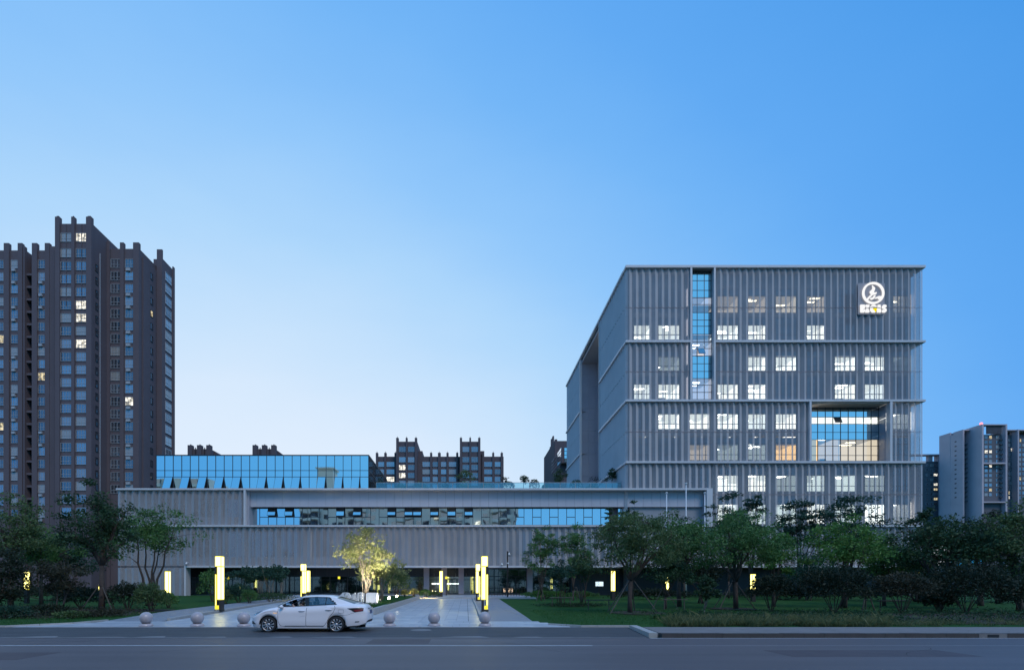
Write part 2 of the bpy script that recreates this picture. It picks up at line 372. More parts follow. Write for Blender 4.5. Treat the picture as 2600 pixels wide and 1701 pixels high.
# stone paving: apron, two drives, two paths, kerbs
def zg(x, y): return gz(y)
pv = MB()
apron = [(-20.2, 22.2), (5.0, 22.2), (3.7, 23.2), (3.25, 25.9), (.85, 25.9), (.85, 25.2), (-14.9, 25.2), (-14.9, 27.0), (-18.1, 27.5), (-17.9, 25.4), (-18.4, 23.8)]
pv.slab([(-20.2, 22.2), (5.0, 22.2), (3.7, 23.2), (3.3, 25.2), (-17.9, 25.2), (-18.4, 23.8)], -.1, lambda x, y: gz(y) - .012)
pv.slab([(-5.3, 25.2), (.72, 25.2), (.72, 54), (-5.0, 54)], -.1, lambda x, y: gz(y) - .012)
pv.slab([(-14.9, 25.2), (-9.4, 25.2), (-9.4, 54), (-17.6, 54)], -.1, lambda x, y: gz(y) - .012)
pv.slab([(-9.4, 25.2), (-5.3, 25.2), (-5.3, 30.4), (-9.4, 30.4)], -.1, lambda x, y: gz(y) - .013)
paving = struct('stone_paving', pv, M['joint'])
cells = []
def rows(x0f, x1f, y0, y1, sx, sy):
    y = y0
    while y < y1 - .05:
        x0, x1 = x0f(y), x1f(y); n = max(1, round((x1 - x0) / sx)); w = (x1 - x0) / n
        for i in range(n): cells.append((y, x0 + i * w, w, min(sy, y1 - y)))
        y += sy
rows(lambda y: -19.9 + (y - 22.2) * .9, lambda y: 4.6 - (y - 22.2) * .45, 22.24, 25.2, .75, .74)
rows(lambda y: -5.3, lambda y: .12, 25.2, 54, .60, .9)
rows(lambda y: -9.44, lambda y: -5.31, 25.2, 29.7, .60, .9)
rows(lambda y: .14, lambda y: .70, 25.2, 54, .56, .9)
rows(lambda y: -14.9 - max(0, y - 27) * .095, lambda y: -9.45, 25.2, 54, .62, .9)
cells.sort(key=lambda c: c[0])
sm = [M['slab1'], M['slab2'], M['slab3']]
slabmesh = {}
rest = MB()
for k, (y, x, w, d) in enumerate(cells):
    t = .014; z = gz(y + d / 2) + random.uniform(-.0015, .0015); sl = .0139 * d
    pts = [(.006, .006), (w - .006, .006), (w - .006, d - .006), (.006, d - .006)]
    mi = random.choices([0, 1, 2], [5, 3, 2])[0]
    if k < 296:
        key = (round(w, 3), round(d, 3), mi)
        if key not in slabmesh:
            q = MB(); q.slab(pts, lambda x_, y_: -.03, lambda x_, y_: .0139 * (y_ - d / 2)); slabmesh[key] = q.mesh('slab', sm[mi])
        put('slab', slabmesh[key], paving, (x, y, z))
    else:
        rest.add([(x + a, y + b, z + .0139 * (b - d / 2)) for a, b in pts], [(0, 1, 2, 3)], mi)
o = rest.build('far_slabs', sm, paving); o['kind'] = 'stuff'

def cobbled(name, c, c2, sx, sy):
    m = mk(name, c, .6, var=0, bump=0); t = m.node_tree; b = t.nodes['Principled BSDF']
    ge = N(t, 'ShaderNodeNewGeometry'); br = N(t, 'ShaderNodeTexBrick'); br.inputs['Scale'].default_value = 1
    br.inputs['Brick Width'].default_value = sx; br.inputs['Row Height'].default_value = sy; br.inputs['Mortar Size'].default_value = .012
    br.inputs['Color1'].default_value = (*c, 1); br.inputs['Color2'].default_value = (*c2, 1); br.inputs['Mortar'].default_value = (.12, .12, .13, 1)
    t.links.new(ge.outputs['Position'], br.inputs['Vector']); t.links.new(br.outputs['Color'], b.inputs['Base Color'])
    bp = N(t, 'ShaderNodeBump'); bp.inputs['Strength'].default_value = .8; bp.inputs['Distance'].default_value = .01; bp.invert = True
    t.links.new(br.outputs['Fac'], bp.inputs['Height']); t.links.new(bp.outputs[0], b.inputs['Normal']); return m
M['cobble'] = cobbled('grey block paving', (.36, .36, .39), (.28, .29, .32), .22, .11)
pt = MB()
pt.slab([(.87, 25.2), (3.3, 25.2), (3.25, 27), (3.4, 54), (.87, 54)], -.1, lambda x, y: gz(y) + .06 * min(1, (y - 25.2) / 2))
pt.slab([(-18.0, 25.2), (-15.1, 25.2), (-15.1, 27), (-17.8, 54), (-19.9, 54), (-18.9, 32)], -.1, lambda x, y: gz(y) + .06 * min(1, (y - 25.2) / 2))
struct('footpath', pt, M['cobble'])
pz = MB(); pz.slab([(-22, 54.2), (7.5, 54.2), (7.5, 78), (-22, 78)], -.1, lambda x, y: gz(y) + .13)
struct('plaza', pz, M['slab2'])

def kerb_line(name, pts, w, h0, h1, m, seg=1.0):
    """a row of kerb stones, each stone a part"""
    root = None
    for a, b in zip(pts[:-1], pts[1:]):
        L = math.hypot(b[0] - a[0], b[1] - a[1]); n = max(1, round(L / seg))
        for i in range(n):
            p = [a[k] + (b[k] - a[k]) * (i + .008) / n for k in (0, 1)]; q = [a[k] + (b[k] - a[k]) * (i + .992) / n for k in (0, 1)]
            nx, ny = -(q[1] - p[1]), q[0] - p[0]; l = math.hypot(nx, ny); nx, ny = nx / l * w, ny / l * w
            mb = MB(); c = ((p[0] + q[0]) / 2, (p[1] + q[1]) / 2)
            mb.slab([(p[0], p[1]), (q[0], q[1]), (q[0] + nx, q[1] + ny), (p[0] + nx, p[1] + ny)], lambda x, y: gz(y) + h0, lambda x, y: gz(y) + h1 + .0)
            if root is None:
                root = mb.build(name, m); root['kind'] = 'structure'
            else:
                mb.build('kerb_stone', m, root)
    return root
kerb_line('drive_kerb', [(.87, 27.0), (.80, 54)], .14, -.05, .13, M['granite'], 1.3)
kerb_line('path_kerb', [(-14.9, 25.6), (-15.1, 27.5), (-17.7, 54)], .15, -.05, .13, M['granite'], 1.2)
kerb_line('plaza_kerb', [(3.4, 54.05), (-18, 54.05)], .2, -.05, .14, M['granite'], 1.5)
# raised island with granite edging
isl = [(-9.2, 30.2), (-8.6, 29.0), (-7.5, 28.6), (-6.4, 28.6), (-5.7, 29.0), (-5.35, 30.2), (-5.0, 42), (-4.8, 53.6), (-9.0, 53.6)]
mb = MB(); mb.slab([(x + (.13 if x < -7 else -.13), y + (.13 if y < 40 else -.13)) for x, y in isl], -.05, lambda x, y: gz(y) + .30 + .18 * max(0, 1 - abs(y - 42) / 14)); struct('island_lawn', mb, M['grass'])
kerb_line('island_kerb', list(reversed(isl)) + [isl[-1]], -.24, -.05, .36, M['granite'], 1.15)
kerb_line('lawn_edging', [(3.75, 23.2), (5.05, 22.25), (7.2, 22.25)], .10, -.05, .07, M['granite'], .8)
kerb_line('verge_edging', [(-60, 22.22), (-20.2, 22.22), (-18.4, 23.8), (-18.0, 25.6)], .10, -.05, .06, M['granite'], 1.0)
# planting bed along the road, soil under the trees
bed = MB(); bed.slab([(9.5, 24.2), (80, 22.0), (80, 31.5), (30, 31), (14, 30.5)], -.05, lambda x, y: gz(y) + .012); struct('planting_bed', bed, M['soil'])
bed = MB(); bed.slab([(-62, 25.2), (-27, 26.0), (-19.5, 29), (-20, 35), (-62, 36)], -.05, lambda x, y: gz(y) + .012); struct('shrub_bed', bed, M['soil'])
for nm, cx, cyy, r in (('tree_pit', 10.6, 31.4, 1.6), ('tree_pit', 18.7, 35.5, 1.5)):
    q = MB(); q.slab([(cx + r * math.cos(a) * random.uniform(.9, 1.1), cyy + r * math.sin(a)) for a in [k * .45 for k in range(14)]], -.05, lambda x, y: gz(y) + .03); struct(nm, q, M['soil'])

# ------------------------------------------------------------------ office tower and podium
YF = 64.5; S = F / YF; PITCH = .83; DEP = .27
def panel_mesh(w, h, groove, name='facade_panel', m=None):
    mb = MB(); tiers = [(0, h)] if not groove else [(0, h * groove - .025), (h * groove + .025, h)]
    for a, b in tiers:
        mb.quad((0, DEP, a), (w / 2, 0, a), (w / 2, 0, b), (0, DEP, b)); mb.quad((w / 2, 0, a), (w, DEP, a), (w, DEP, b), (w / 2, 0, b))
        for (p, q) in (((0, DEP), (w / 2, 0)), ((w / 2, 0), (w, DEP))):     # turned-in rims top and bottom
            for zz in (a, b - .05): mb.quad((p[0], p[1] - .004, zz), (q[0], q[1] - .004, zz), (q[0], q[1] - .004, zz + .05), (p[0], p[1] - .004, zz + .05), 1)
    return mb.mesh(name, [m or M['mesh'], M['ridge']])
M['ridge'] = mk('folded panel rim', (.38, .31, .30), .55, var=.06, scale=.6)
pm = {}
def screen(parent, x0, x1, ztop, zbot, groove=None, skip=()):
    n = round((x1 - x0) / PITCH); w = (x1 - x0) / n; h = ztop - zbot
    for i in range(n):
        a = x0 + i * w; c = a + w / 2
        if any(s0 < c < s1 for s0, s1 in skip): continue
        key = (round(w, 4), round(h, 3), groove)
        if key not in pm: pm[key] = panel_mesh(w, h, groove)
        put('facade_panel', pm[key], parent, (a, YF, zbot))
def coping(parent, x0, x1, ztop, zbot, seg=1.66, y0=64.34, y1=65.7):
    n = max(1, round((x1 - x0) / seg)); w = (x1 - x0) / n
    q = MB(); q.box(.004, w - .004, 0, y1 - y0, 0, ztop - zbot); me = q.mesh('coping_panel', M['coping'])
    for i in range(n): put('coping_panel', me, parent, (x0 + i * w, y0, zbot))
zf = lambda py: PZ(py, YF); xf = lambda px: PX(px, YF)
TX0, TX1 = xf(1590), xf(2347); PXL, PXR = xf(296), xf(1808); YB = 103.0

tower = thing('office_tower', 'grey seven storey office block wrapped in folded perforated metal with lit windows', 'office building', (0, 0, 0))
slot = (xf(1752), xf(1816)); rec = (xf(2054), xf(2264))
screen(tower, TX0, TX1, zf(681), zf(865), .46, [slot])
screen(tower, TX0, TX1, zf(870.5), zf(1015), .5, [slot])
screen(tower, TX0, TX1, zf(1020.5), zf(1171), .5, [rec])
screen(tower, TX0, PXR, zf(1176.5), zf(1239), None)
screen(tower, PXR + .05, TX1, zf(1176.5), zf(1333), .5)
screen(tower, PXR + .05, TX1, zf(1337.5), zf(1436), None)
coping(tower, TX0 - .1, TX1 + .05, zf(675), zf(681))
coping(tower, TX0 - .1, slot[0], zf(865), zf(870)); coping(tower, slot[1], TX1 + .05, zf(865), zf(870))
coping(tower, TX0 - .1, TX1 + .05, zf(1015), zf(1020)); coping(tower, TX0 - .1, TX1 + .05, zf(1171), zf(1176)); coping(tower, PXR, TX1 + .05, zf(1333), zf(1337)); coping(tower, PXR, TX1 + .05, zf(1436), zf(1440))
# copings and screens of the left flank and the right flank
q = MB(); sidebands = [(zf(681), zf(865)), (zf(870.5), zf(1015)), (zf(1020.5), zf(1171)), (zf(1176.5), zf(1333))]
Y1, Y2 = 77.5, 90.6
for ya, yb in ((YF + .3, Y1), (Y2, YB)):
    n = round((yb - ya) / PITCH); w = (yb - ya) / n
    for zt, zb in sidebands:
        zm_ = (zt + zb) / 2
        for a, b in ((zb, zm_ - .03), (zm_ + .03, zt)):
            for i in range(n):
                y = ya + i * w
                q.quad((TX0 + DEP, y, a), (TX0 + DEP, y, b), (TX0, y + w / 2, b), (TX0, y + w / 2, a)); q.quad((TX0, y + w / 2, a), (TX0, y + w / 2, b), (TX0 + DEP, y + w, b), (TX0 + DEP, y + w, a))
o = q.build('side_screen', M['mesh_side'], tower); o['kind'] = 'stuff'
q = MB(); n = 40; w = .83
for zt, zb in sidebands:
    for i in range(n):
        y = YF + .3 + i * w
        q.quad((TX1 - DEP, y, zb), (TX1, y + w / 2, zb), (TX1, y + w / 2, zt), (TX1 - DEP, y, zt)); q.quad((TX1, y + w / 2, zb), (TX1 - DEP, y + w, zb), (TX1 - DEP, y + w, zt), (TX1, y + w / 2, zt))
o = q.build('far_side_screen', M['mesh'], tower); o['kind'] = 'stuff'
for a, b in ((865, 870), (1015, 1020), (1171, 1176)):
    for ya, yb in ((65.7, Y1), (Y2, YB)):
        q = MB(); q.box(TX0 - .14, TX0 + 1.0, ya, yb, zf(b), zf(a)); q.build('side_coping', M['coping'], tower)
    q = MB(); q.box(TX1 - .9, TX1 + .05, 65.7, YB, zf(b), zf(a)); q.build('side_coping', M['coping'], tower)
q = MB(); q.box(TX0 - .14, TX0 + 1.1, 65.7, YB, zf(681), zf(675)); q.build('side_coping', M['coping'], tower)
q = MB()
for y in (Y1 - .06, Y2 - .1): q.box(TX0 - .08, TX0 + .3, y, y + .16, 14, zf(681) - .004)
q.build('notch_frame', M['coping'], tower)
# notch in the flank: a wall of square panels under the roof slab
q = MB(); q.box(TX0 + .3, TX0 + 5.2, Y1, Y2, zf(681) - .7, zf(681) - .01); q.build('notch_soffit', M['soffit'], tower)
pw, ph = 1.19, 2.0
q = MB(); q.box(.012, pw - .012, 0, .05, .012, ph - .012); nme = q.mesh('notch_panel', M['notch'] if 'notch' in M else M.setdefault('notch', mk('bluish grey wall panel', (.30, .31, .36), .35, var=.08, scale=.4)))
for i in range(3):
    for k in range(14):
        zz = zf(681) - .72 - (k + 1) * ph
        if zz > 12: put('notch_panel', nme, tower, (TX0 + .32 + i * pw, Y2, zz))
q = MB(); q.box(TX0 + 4.6, TX0 + 4.9, Y1, Y2, 13, zf(681) - .7); q.box(TX0 + .3, TX0 + 4.6, Y2 + .07, Y2 + .3, 13, zf(681) - .7); q.build('notch_wall', M['corewall'], tower)
q = MB(); YW = 65.62; CXR = 57.45; CXL = TX0 + .75                      # roof and flank walls of the core
q.box(TX0 + .3, TX1 - .3, 65.7, YB - .1, zf(681) - .25, zf(681) + .02)
q.build('roof', M['soffit'], tower)
q = MB(); q.box(CXL, CXL + .3, YW + .01, Y1 + .3, 1, zf(681) - .3); q.box(CXL, CXL + .3, Y2 + .4, YB, 1, zf(681) - .3); q.box(CXR - .3, CXR, YW + .01, YB - .4, .3, zf(681) - .3); q.box(CXL, CXR - .31, YB - .4, YB - .2, 1, zf(681) - .3)
q.build('core_wall', M['corewall'], tower)

# windows behind the screen
bays = [(1609, 1651), (1671, 1726), (1750, 1803), (1821, 1875), (1899, 1945), (1969, 2023), (2048, 2095), (2119, 2173), (2195, 2247), (2267, 2308)]
rws = {8: (733, 752, 795), 7: (806, 826, 863), 6: (887, 907, 942), 5: (955, 976, 1014), 4: (1030, 1051, 1090), 3: (1107, 1128, 1169), 2: (1185, 1207, 1248), 1: (1258, 1281, 1331)}
lit = {(8, 3): 'dimwarm', (8, 4): 'dimwarm', (8, 5): 'warm', (8, 6): 'dimwarm', (8, 9): 'warm', (7, 0): 'lit', (7, 1): 'lit', (7, 3): 'lit', (7, 4): 'lit', (7, 6): 'lit', (6, 1): 'dim', (6, 4): 'lit', (6, 5): 'lit', (6, 7): 'lit', (6, 8): 'lit', (6, 9): 'dim',
       (5, 0): 'lit', (5, 1): 'lit', (5, 3): 'lit', (5, 4): 'lit', (5, 7): 'lit', (5, 8): 'lit', (4, 1): 'lit', (4, 2): 'lit', (4, 3): 'lit', (4, 4): 'lit', (4, 5): 'lit', (4, 9): 'lit', (3, 2): 'dimwarm', (3, 3): 'dim', (3, 4): 'dim', (3, 5): 'orange',
       (2, 3): 'lit', (2, 4): 'lit', (2, 5): 'dim', (2, 6): 'half', (2, 7): 'half', (2, 8): 'dim', (1, 3): 'lit', (1, 4): 'half', (1, 5): 'half', (1, 6): 'lit', (1, 7): 'half', (1, 8): 'lit', (1, 9): 'lit'}
M['room_half'] = emitmat('half glowing office wall', (.88, .98, .94), 1.3)
M['room_dimwarm'] = emitmat('dim warm glowing room wall', (1.0, .80, .62), .7)
roommat = {'lit': ('room', 'tubelight'), 'dim': ('room_dim', 'tubelight'), 'half': ('room_half', 'tubelight'), 'warm': ('room_warm', 'tubewarm'), 'dimwarm': ('room_dimwarm', 'tubewarm'), 'orange': ('room_orange', 'tubewarm'), 'lav': ('room_lav', 'tubelight')}
def room_box(w, h, kind, seed, depth=4.0):
    """an office seen through the glass: walls and ceiling that glow themselves in place of lamplight, ceiling strips, desks and cabinets"""
    r = random.Random(seed); a, b = roommat[kind]; mb = MB()
    mb.quad((-.4, depth, 0), (w + .4, depth, 0), (w + .4, depth, h + .35), (-.4, depth, h + .35), 0)
    mb.quad((-.4, .1, 0), (-.4, depth, 0), (-.4, depth, h + .35), (-.4, .1, h + .35), 0); mb.quad((w + .4, depth, 0), (w + .4, .1, 0), (w + .4, .1, h + .35), (w + .4, depth, h + .35), 0)
    mb.quad((-.4, .1, h + .36), (w + .4, .1, h + .36), (w + .4, depth, h + .36), (-.4, depth, h + .36), 4); mb.quad((-.4, .1, -.01), (w + .4, .1, -.01), (w + .4, depth, -.01), (-.4, depth, -.01), 1)
    if kind not in ('dim', 'dimwarm') or r.random() < .5:
        for k in range(r.choice([1, 2, 2, 3])):
            xx = r.uniform(0, w * .6); yy = r.uniform(.6, depth - .4); l = r.uniform(.9, 1.5); mb.box(xx, xx + l, yy, yy + .28, h + .20, h + .26, 3)
    for k in range(r.choice([1, 2, 3])):
        xx = r.uniform(-.2, w - .3); yy = r.uniform(.4, depth - .6); mb.box(xx, xx + r.uniform(.35, 1.1), yy, yy + .5, 0, r.choice([.1, .15, .25, .4]), 1)
    if r.random() < .35:
        xx = r.uniform(0, w * .8); mb.box(xx, xx + r.uniform(.12, .5), depth - .3, depth - .02, 0, h + .2, 1)
    if kind in ('lit', 'half') and r.random() < .4:
        xx = r.choice([0, w * .33, w * .5]); mb.box(xx + .05, xx + w * r.choice([.3, .48]), .12, .16, h * r.uniform(.35, .7), h, 4)      # a lowered blind, glowing in place of light from behind
    wallm = M[a]
    if kind == 'lit': wallm = M[r.choice(['room', 'room', 'room', 'room_b', 'room_c'])]
    return mb.mesh('room', [wallm, M['furn'], M['roomwall'], M[b], ceilm[kind]])
M['room_b'] = emitmat('glowing office wall warm', (1.0, .97, .88), 2.2); M['room_c'] = emitmat('glowing office wall dimmer', (.95, 1.0, .98), 1.7)
ceilm = {k: emitmat(k + ' ceiling', tuple(M[a].node_tree.nodes['Emission'].inputs[0].default_value)[:3], M[a].node_tree.nodes['Emission'].inputs[1].default_value * .52) for k, (a, b) in roommat.items()}  # ceilings glow dimmer than the walls, standing in for lamplight
M['roomwall'] = mk('white office wall', (.75, .76, .74), .8, var=0)
wmesh = {}
def window(parent, x0, x1, z0, z1, zmid, Y, kind, seed):
    w, h = x1 - x0, z1 - z0; key = (round(w, 2), round(h, 2), seed % 3)
    if key not in wmesh:
        q = MB(); t = .055; zm_ = zmid - z0; zl = zm_ * .34
        q.box(0, w, -.06, .06, 0, t); q.box(0, w, -.06, .06, h - t, h); q.box(0, t, -.058, .058, t, h - t); q.box(w - t, w, -.058, .058, t, h - t)
        q.box(t, w - t, -.05, .05, zm_, zm_ + .07); q.box(t, w - t, -.05, .05, zl, zl + .06)
        for fx in ((.34, .66), (.27, .5, .73), (.3, .5, .8))[seed % 3]: q.box(w * fx - .03, w * fx + .03, -.045, .045, t, h - t)
        wmesh[key] = q.mesh('window', M['mullion'])
    o = put('window', wmesh[key], parent, (x0, Y, z0))
    kp = ('pane', round(w, 2), round(zmid - z0, 2), kind is None)
    if kp not in wmesh:
        q = MB(); q.box(.03, w - .03, -.01, .01, .03, zmid - z0); wmesh[kp] = q.mesh('pane', M['darkpane'] if kind is None else M['clearpane'])
    put('pane', wmesh[kp], o)
    kp = ('top', round(w, 2), round(z1 - zmid, 2))
    if kp not in wmesh:
        q = MB(); q.box(.03, w - .03, -.01, .01, zmid - z0 + .02, h - .03); wmesh[kp] = q.mesh('top_pane', M['darkpane'])
    put('top_pane', wmesh[kp], o)
    if kind:
        put('room', room_box(w, zmid - z0, kind, seed), o)
    return o
holes = []
wx = lambda px: PX(px, YW); wz = lambda py: PZ(py, YW)
slot_h = (wx(1757), wx(1812), wz(1018), wz(676)); rec_h = (wx(2056), wx(2262), wz(1173), wz(1018))
for rn, (a, b, c) in rws.items():
    for bi, (l, r_) in enumerate(bays):
        if bi == 2 and rn >= 5: continue
        if rn in (3, 4) and bi in (6, 7, 8): continue
        if rn == 1 and bi < 3: continue
        x0, x1, z1, zmid, z0 = wx(l), wx(r_), wz(a), wz(b), wz(c)
        holes.append((x0, x1, z0, z1)); window(tower, x0 + .004, x1 - .004, z0 + .004, z1 - .004, zmid, YW + .05, lit.get((rn, bi)), rn * 13 + bi * 7)
q = MB(); wall_holes(q, CXL, CXR, 5.2, zf(681) - .3, YW, holes + [slot_h, rec_h]); q.build('screen_wall', M['corewall'], tower)

# glazed slot
def curtain(parent, xs, zs, Y, matf, bar=.05, seed=1, openset=(), split=None, barmat=None, panename='pane'):
    """a grid of glazing bars (one part) with every pane a part"""
    q = MB(); bm_ = barmat or M['mullion']
    for x in xs: q.box(x - bar / 2, x + bar / 2, Y - .06, Y + .05, zs[0], zs[-1])
    for z in zs: q.box(xs[0], xs[-1], Y - .045, Y + .04, z - bar / 2, z + bar / 2)
    fr = q.build('glazing_bars', bm_, parent); cache = {}
    for i in range(len(xs) - 1):
        for k in range(len(zs) - 1):
            m = matf(i, k); w, h = xs[i + 1] - xs[i] - bar, zs[k + 1] - zs[k] - bar
            op = (i, k) in openset
            key = (round(w, 3), round(h, 3), m.name, op)
            if key not in cache:
                p = MB()
                if op:
                    p.box(0, w, -.02, .02, -h, 0, 1); p.box(.04, w - .04, -.028, -.021, -h + .04, -.04, 0)
                else: p.box(0, w, -.012, .012, -h, 0)
                cache[key] = p.mesh('open_window' if op else panename, [m, bm_])
            o = put('open_window' if op else panename, cache[key], fr, (xs[i] + bar / 2, Y - (.07 if op else 0), zs[k + 1] - bar / 2))
            if op: o.rotation_euler = (-openset[(i, k)], 0, 0)
    return fr
YS = 65.12
sx = [PX(p, YS) for p in (1757.5, 1770, 1788, 1806.5)]
rows_px = [1014, 996, 978, 961, 943, 923.5, 903.7, 885, 868.5, 849, 828.5, 813, 794, 773.5, 756, 737.5, 713, 694, 682]
sz = [PZ(p, YS) for p in rows_px]
blue_rows = {4, 5, 10, 11, 16, 15, 17}; 
def slotm(i, k):
    return M['mirror'] if k in (3, 4, 5, 9, 10, 11, 14, 15, 16) else (M['darkpane'] if k == 17 else M['slotpane'])
curtain(tower, sx, sz, YS, slotm, openset={(1, 6): R(24)})
q = MB(); r0 = PX(1757.5, YS) - .3; r1 = PX(1806.5, YS) + .2
for ztop, zbot, kd in ((962, 1014, 'lav'), (868, 923, 'lav'), (814, 849, 'lav'), (737, 774, 'lav')):
    me = room_box(r1 - r0 - .4, PZ(ztop, YS) - PZ(zbot, YS), kd, ztop); put('stair_hall', me, tower, (r0 + .2, YS + .1, PZ(zbot, YS)))
q = MB(); xr = sx[-1] + .02
q.box(xr, slot[1] - .02, 64.98, YS + .06, zf(1015), zf(681)); q.box(slot[0] + .02, sx[0] - .03, 64.98, YS + .06, zf(1015), zf(681))
q.build('slot_reveal', M['revealblue'] if 'revealblue' in M else M.setdefault('revealblue', mk('reveal panel', (.36, .37, .42), .3, var=.04)), tower)
q = MB(); q.box(slot[0], slot[0] + .23, 64.36, 65.0, zf(1015) + .002, zf(681) - .002); q.box(slot[1] - .23, slot[1], 64.36, 64.99, zf(1015) + .002, zf(681) - .002); q.build('slot_frame', M['coping'], tower)
q = MB(); q.box(slot[0] + .24, slot[1] - .24, 64.7, YS + .06, zf(681) - .02, zf(681) - .004); q.build('slot_soffit', M['soffit'], tower)

# big recessed opening at the right
YR = 66.25; rx = [PX(p, YR) for p in np.linspace(2056.5, 2231, 10)]
rz = [PZ(p, YR) for p in (1170, 1156, 1132.5, 1116, 1097.5, 1076.5, 1059, 1040, 1030.5)]
def recm(i, k):
    if k in (4,) or k == 6 or k == 3 : return M['mirror']
    if k == 7: return M['darkpane']
    if k in (0, 1, 2) and 1 <= i <= 3: return M['slotpane']
    return M['clearpane']
curtain(tower, rx, rz, YR, recm, openset={(3, 5): R(22)})
w = rx[-1] - rx[0]
put('hall_room', room_box(w, rz[6] - rz[4] - .1, 'lit', 5, 5.0), tower, (rx[0], YR + .15, rz[4] + .05))
put('hall_room', room_box(rx[1] - rx[0] - .4, rz[3] - rz[0], 'orange', 9, 3.0), tower, (rx[0] + .2, YR + .15, rz[0]))
put('hall_room', room_box(rx[-1] - rx[4] - .6, rz[3] - rz[0], 'warm', 11, 4.0), tower, (rx[4] + .3, YR + .15, rz[0]))
put('hall_room', room_box(rx[4] - rx[1] - .8, rz[3] - rz[0], 'dim', 12, 4.0), tower, (rx[1] + .4, YR + .15, rz[0]))
q = MB(); q.box(rec[0], rec[0] + .25, 64.36, 65.0, zf(1171) + .002, zf(1020) - .002); q.box(rec[1] - .3, rec[1], 64.36, 65.0, zf(1171) + .002, zf(1020) - .002); q.build('opening_frame', M['coping'], tower)
q = MB(); q.box(rec[0] + .26, rec[1] - .31, 64.7, 66.3, zf(1020) - .1, zf(1020) - .004); q.build('opening_soffit', M['coping'], tower)
q = MB(); q.box(rec[0] + .26, rec[1] - .31, 64.7, 66.3, zf(1171) - .01, zf(1171) + .01); q.build('opening_sill', M['corewall'], tower)
q = MB(); xb = rx[-1] + .03; n = 3; zz = [zf(1171) + .02, zf(1133), zf(1095), zf(1057), zf(1020) - .11]
xa = rec[1] - .31
for k in range(4):
    for i in range(n):
        t0, t1 = i / n + .004, (i + 1) / n - .004
        p0 = (xb + (xa - xb) * t0, 66.25 + (65.0 - 66.25) * t0); p1 = (xb + (xa - xb) * t1, 66.25 + (65.0 - 66.25) * t1)
        c = MB(); c.slab([p0, p1, (p1[0], p1[1] + .3), (p0[0], p0[1] + .3)], zz[k] + .015, zz[k + 1] - .015); c.build('reveal_panel', M['revealblue'], tower)

# ------------------------------------------------------------------ podium
podium = thing('podium_block', 'long low grey block with folded metal screens and a ribbon of blue windows', 'office building')
z1a, z1b, z2a, z2b, z3a, z3b = zf(1239.5), zf(1244), zf(1332.8), zf(1337), zf(1436), zf(1440.3)
RX0, RX1 = xf(619.5), xf(1793)
screen(podium, PXL, RX0, z1b - .02, z2a)
screen(podium, PXL, PXR, z2b, z3a)
screen(podium, PXL, xf(469), z3b, gz(64.5) - .1)
coping(podium, PXL, PXR, z1a, z1b); coping(podium, PXL, PXR, z2a, z2b); coping(podium, xf(473), PXR, z3a, z3b)
q = MB(); q.box(RX0, RX0 + .25, 64.35, 64.9, z2a + .002, z1b - .002); q.build('recess_frame', M['coping'], podium)
q = MB(); q.box(RX1, PXR, 64.33, 64.9, z2a + .002, z1b - .002); q.build('recess_frame', M['coping'], podium)
q = MB(); q.box(xf(469), xf(473.5), 64.35, 65.4, gz(64.5) - .1, z3a - .002); q.build('pier_frame', M['coping'], podium)
q = MB(); q.box(RX0 + .26, RX0 + .5, 64.9, 66.3, z2a, z1b); q.box(RX1 - .05, RX1 + .3, 64.95, 66.3, z2a, z1b); q.build('recess_reveal', M['revealblue'], podium)
# recess fascia panels and ribbon window
YFa = 65.3; fx0, fx1 = PX(630, YFa), PX(1786, YFa); n = 53; fw = (fx1 - fx0) / n; fz0, fz1 = PZ(1286.5, YFa), PZ(1245.5, YFa)
q = MB(); q.box(.012, fw - .012, 0, .06, 0, fz1 - fz0); fme = q.mesh('fascia_panel', M['fascia'])
for i in range(n): put('fascia_panel', fme, podium, (fx0 + i * fw, YFa, fz0))
q = MB(); q.box(fx0, fx1, YFa + .07, YFa + .2, fz0 + .02, fz1); q.box(fx0, fx1, YFa + .2, 66.3, fz0 + .02, fz0 + .1); q.build('fascia_backing', M['darkfascia'], podium)
YRb = 66.15; bx0, bx1 = PX(638, YRb), PX(1785, YRb); n = 53; bw = (bx1 - bx0) / n
bz = [PZ(1333, YRb), PZ(1312.5, YRb), PZ(1286.5, YRb) + .1]
q = MB(); rbar = M['mullion']
opens = {int((px - 638) / 21.64): R(22) for px in (700, 744, 872, 916, 1002, 1045, 1067, 1110, 1154, 1198)}
cache = {}
rib = thing('dummy', 'x', 'x'); bpy.data.objects.remove(rib)
for i in range(n + 1): q.box(bx0 + i * bw - .03, bx0 + i * bw + .03, YRb - .06, YRb + .04, bz[0], bz[2])
q.box(bx0, bx1, YRb - .05, YRb + .03, bz[2] - .05, bz[2]); q.box(bx0, bx1, YRb - .05, YRb + .03, bz[0], bz[0] + .05)
splits = [i for i in range(n) if (i % 2 == 1) or i in opens]
for i in splits: q.box(bx0 + i * bw + .03, bx0 + (i + 1) * bw - .03, YRb - .045, YRb + .03, bz[1] - .04, bz[1] + .04)
ribbon = q.build('ribbon_window', rbar, podium)
def rp_mesh(kind, h, m):
    key = (kind, round(h, 3), m.name)
    if key not in cache:
        p = MB()
        if kind == 'open': p.box(0, bw - .07, -.02, .02, -h, 0, 1); p.box(.04, bw - .11, -.028, -.021, -h + .04, -.04, 0)
        else: p.box(0, bw - .06, -.012, .012, -h, 0)
        cache[key] = p.mesh('open_window' if kind == 'open' else 'pane', [m, M['mullion']])
    return cache[key]
